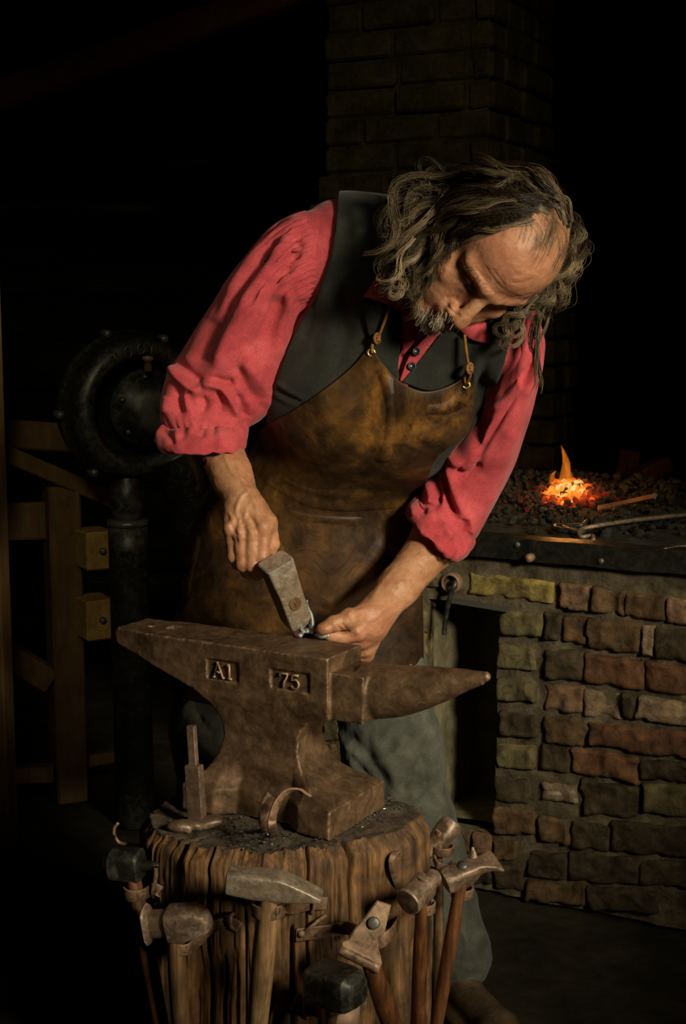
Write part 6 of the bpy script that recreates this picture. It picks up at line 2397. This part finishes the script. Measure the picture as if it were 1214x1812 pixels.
add([(775, 455, -.045), (754, 495, -.045), (744, 522, -.04), (736, 545, -.035), (728, 562, -.03)], 60, 8, 10, wave=.008, freq=8, grey=.4)
# dark hair over the crown
add([(968, 345, -.03), (940, 325, -.03), (905, 310, -.02), (870, 303, -.01), (830, 308, .0)], 360, 12, 18, wave=.007, grey=.04)
add([(955, 348, -.06), (930, 338, -.06), (895, 336, -.055), (860, 346, -.05), (825, 368, -.04)], 380, 12, 16, wave=.008, grey=.05)
add([(935, 330, -.01), (900, 310, .0), (860, 303, .01), (820, 308, .02)], 260, 16, 18, wave=.009, freq=9, grey=.1)
add([(975, 338, .0), (950, 315, .0), (915, 303, .0), (880, 298, .0)], 200, 14, 18, wave=.008, freq=9, grey=.15)
# thin strands combed across the bald top
for a, b, c, d, nn in (((965, 425), (975, 395), (960, 365), (925, 345), 34), ((948, 430), (955, 400), (940, 375), (905, 358), 30), ((985, 430), (992, 400), (980, 370), (945, 340), 34), ((925, 425), (930, 400), (915, 380), (880, 370), 26), ((978, 460), (990, 425), (988, 390), (965, 355), 30)):
    q = np.array([a, b, c, d], float)
    p, h = head_depth(q[:, 0], q[:, 1], .002)
    add([(x, y, z) for (x, y), z in zip(q, p[:, 1])], nn, 20, 24, wave=.0015, grey=.05, rad=.00017, lenj=.45)
add([(880, 368, -.05), (850, 385, -.05), (828, 405, -.05), (812, 425, -.05), (800, 446, -.05)], 200, 9, 6, wave=.005, grey=.25)
add([(860, 352, -.04), (828, 372, -.04), (806, 398, -.04), (790, 428, -.045), (780, 455, -.05), (772, 478, -.05)], 240, 12, 9, wave=.008, grey=.35)
# loose flyaway hairs
r3 = np.random.default_rng(5)
for k_ in range(46):
    x0, y0 = r3.uniform(735, 960), 318 + r3.uniform(-6, 12)
    a_ = r3.uniform(-2.9, -.6)
    L1 = r3.uniform(15, 42)
    cx_, cy_ = x0 + L1 * .6 * math.cos(a_), y0 + L1 * .35 * math.sin(a_)
    add([(x0 + 14, y0 + 10, .0), (x0, y0, .0), (cx_, cy_, -.005), (cx_ - L1 * .6, cy_ + L1 * r3.uniform(-.2, .5), -.005), (cx_ - L1 * 1.0, cy_ + L1 * r3.uniform(.2, .9), 0)], 3, 2, 5, wave=.004, freq=9, grey=.35, rad=.00026)
for k_ in range(30):
    x0, y0 = r3.uniform(690, 735), r3.uniform(380, 520)
    L1 = r3.uniform(12, 34)
    add([(x0 + 20, y0 - 14, -.01), (x0, y0, -.015), (x0 - L1 * .5, y0 + L1 * .3, -.02), (x0 - L1 * .8, y0 + L1 * r3.uniform(.1, 1.1), -.02)], 3, 2, 5, wave=.004, freq=8, grey=.5, rad=.00026)
# grey curls on the far side of the head
add([(985, 365, .02), (1008, 390, .02), (1014, 430, .015), (1003, 470, .0), (985, 505, -.01)], 300, 10, 12, wave=.010, freq=13, grey=.55, auto=False)
add([(1000, 400, .03), (1012, 440, .02), (1000, 485, .01), (980, 520, .0), (965, 550, .0)], 240, 12, 13, wave=.010, freq=13, grey=.6, auto=False)
add([(985, 470, .0), (972, 500, -.01), (950, 525, -.01), (935, 545, -.01), (925, 565, -.01)], 200, 11, 14, wave=.009, freq=12, grey=.6, auto=False)
add([(950, 520, -.01), (925, 545, -.01), (908, 562, -.01), (892, 578, -.01), (888, 595, -.01), (898, 606, -.01)], 170, 7, 7, wave=.008, freq=9, grey=.5, auto=False)
add([(940, 530, .0), (920, 560, .0), (912, 586, .0), (897, 604, .0), (886, 600, .0)], 90, 6, 5, wave=.007, freq=8, grey=.45, auto=False)
add([(992, 480, .01), (978, 520, .01), (962, 555, .0), (952, 590, .0), (946, 620, .0), (948, 650, .0), (954, 676, .0), (946, 696, .0)], 70, 6, 5, wave=.005, grey=.3, auto=False)
add([(985, 490, .01), (965, 535, .0), (950, 575, .0), (945, 610, .0), (950, 640, .0)], 80, 6, 8, wave=.005, grey=.3, auto=False)
add([(1002, 392, .0), (988, 350, .0), (962, 320, .0), (925, 302, .0)], 170, 9, 14, wave=.005, grey=.1)
# beard and stubble: short hairs rooted on chin and jaw
r2 = np.random.default_rng(77)
bp_, br_, bc_ = [], [], []
cand = np.concatenate([np.stack([r2.normal(766, 13, 800), r2.normal(572, 9, 800)], 1), np.stack([r2.normal(748, 7, 110), r2.normal(556, 10, 110)], 1), np.stack([r2.normal(780, 8, 110), r2.normal(560, 6, 110)], 1)])
root, hit = head_depth(cand[:, 0], cand[:, 1])
root = root[hit]
m = 8
t = np.linspace(0, 1, m)
dn = -HU * .55 + HWv * .35 + np.array([0, -.1, -.45])
for p in root:
    L_ = r2.uniform(.005, .013)
    d0 = nrm(dn + r2.normal(0, .45, 3))
    d1 = nrm(dn + r2.normal(0, .6, 3) + np.array([0, 0, -.3]))
    bp_.append(p[None] + L_ * (t[:, None] * d0 * .6 + t[:, None] ** 2 * d1 * .5))
    br_.append(.00028 * (1 - .6 * t))
    g = r2.uniform(0, 1)
    c = np.array([.75, .66, .50]) * (.6 + .5 * g) if g > .25 else np.array([.16, .10, .05])
    bc_.append(np.tile(c, (m, 1)))
V, F, C = strands(np.array(bp_), np.array(br_), np.array(bc_))
mk('beard', V, F, M['hair'], man, attrs={'hcol': C})
P_ = [np.concatenate([l[0] for l in LK]), np.concatenate([l[1] for l in LK]), np.concatenate([l[2] for l in LK])]
V, F, C = strands(*P_)
mk('hair', V, F, M['hair'], man, attrs={'hcol': C})
# eyebrow on the near side
eb = []
cand = catmull([(829, 473), (838, 480), (852, 497), (866, 516), (874, 526)], 60)
cand = np.repeat(cand, 2, 0) + r2.normal(0, 2.2, (120, 2))
root, hit = head_depth(cand[:, 0], cand[:, 1])
root = root[hit]
for p in root:
    d0 = nrm(-HLv * .6 + HWv * .4 + HU * .3 + r2.normal(0, .35, 3))
    eb.append(p[None] + .007 * t[:, None] * d0 + .002 * (t[:, None] ** 2) * (-HU))
eb = np.array(eb)
V, F, C = strands(eb, np.tile(.00022 * (1 - .6 * t), (len(eb), 1)), np.tile(np.array([.16, .11, .065]), (len(eb), m, 1)))
mk('eyebrow', V, F, M['hair'], man, attrs={'hcol': C})

# ================================================================== THE HAMMER IN USE AND THE WORK
wk = PZ(524, 1122, ZT)
hc_lo = P(527, 1103, wk[1] - .004)
hc_hi = P(487, 993, wk[1] - .060)
Xh = nrm(hc_lo - hc_hi)
Lh = np.linalg.norm(hc_lo - hc_hi)
c = (hc_lo + hc_hi) / 2
grip = (np.mean(PR, 0) + np.mean(DR, 0) + np.mean(MR, 0)) / 3 + np.array([.008, .018, .008])
Zh = nrm(c + Xh * .008 - grip)
print('hammer squareness', np.dot(Zh, Xh), 'len', Lh)
Zh = nrm(Zh - Xh * np.dot(Zh, Xh))
hl = Lh / 2
secs = [(-hl, .0215, .0180, 0, 7), (-hl + .0015, .0235, .0200, 0, 7), (-hl + .03, .0220, .0205, 0, 7), (-.008, .0205, .0205, 0, 8), (.018, .0200, .0205, 0, 8), (hl - .012, .0195, .0195, 0, 8), (hl - .003, .0175, .0175, 0, 7), (hl, .0150, .0150, 0, 6)]
hend = grip + (grip - c) * .9
ham = hammer('hammer gripped in the fist, its worn square head striking the work on the anvil', c, Xh, Zh, secs, hend, .0125, M['bright'], M['ash'], None, eye=False)
Zq = nrm(Zh - Xh * np.dot(Zh, Xh))
Yq = np.cross(Zq, Xh)
o_ = c + Xh * .010 + Zq * .0207
V, F = lathe([(0, -.001), (.0095, -.001), (.0100, .0008), (.0085, .0012), (0, .0012)], (o_, Xh * 1.25, Yq, Zq), 26)
mk('handle_end', V, F, M['brownwood'], ham)
V, F = box(o_ + Zq * .0014, (.0062, .0012, .0006), np.stack([Xh, Yq, Zq], 1), .0004)
mk('wedge', V, F, M['steel'], ham, smooth=False)

work = thing('iron_work', PZ(548, 1120, ZT), 'small grey iron piece with a curling tail, held under the hammer on the anvil', 'ironwork')
V, F = ribbon(catmull([P(527, 1104, wk[1]), P(524, 1112, wk[1] - .002), P(525, 1121, wk[1] - .004), P(530, 1126, wk[1] - .005)], 16), .012, .004, (.35, 1, 0))
mk('hot_tip', V, F, M['hot'], work, label='pinkish still warm tip')
V, F = tube(catmull([PZ(530, 1126, ZT + .004), PZ(536, 1118, ZT + .008), PZ(545, 1116, ZT + .010), PZ(556, 1118, ZT + .006), PZ(568, 1125, ZT + .005), PZ(582, 1122, ZT + .008)], 30), np.linspace(.0042, .0055, 30), 10, flat=(1, .7))
mk('stem', V, F, M['bluesteel'], work)
Yt = PZ(550, 1118, ZT + .008)[1]
V, F = tube(catmull([P(551, 1120, Yt), P(553, 1104, Yt), P(551, 1088, Yt + .004), P(545, 1074, Yt + .004), P(543, 1062, Yt)], 30), np.linspace(.0050, .0018, 30), 10, flat=(1, .8))
mk('tail', V, F, M['bluesteel'], work)
V, F = tube(catmull([PZ(538, 1120, ZT + .008), PZ(534, 1112, ZT + .014), PZ(540, 1106, ZT + .016), PZ(550, 1110, ZT + .010)], 20), .0035, 8)
mk('loop', V, F, M['bluesteel'], work)
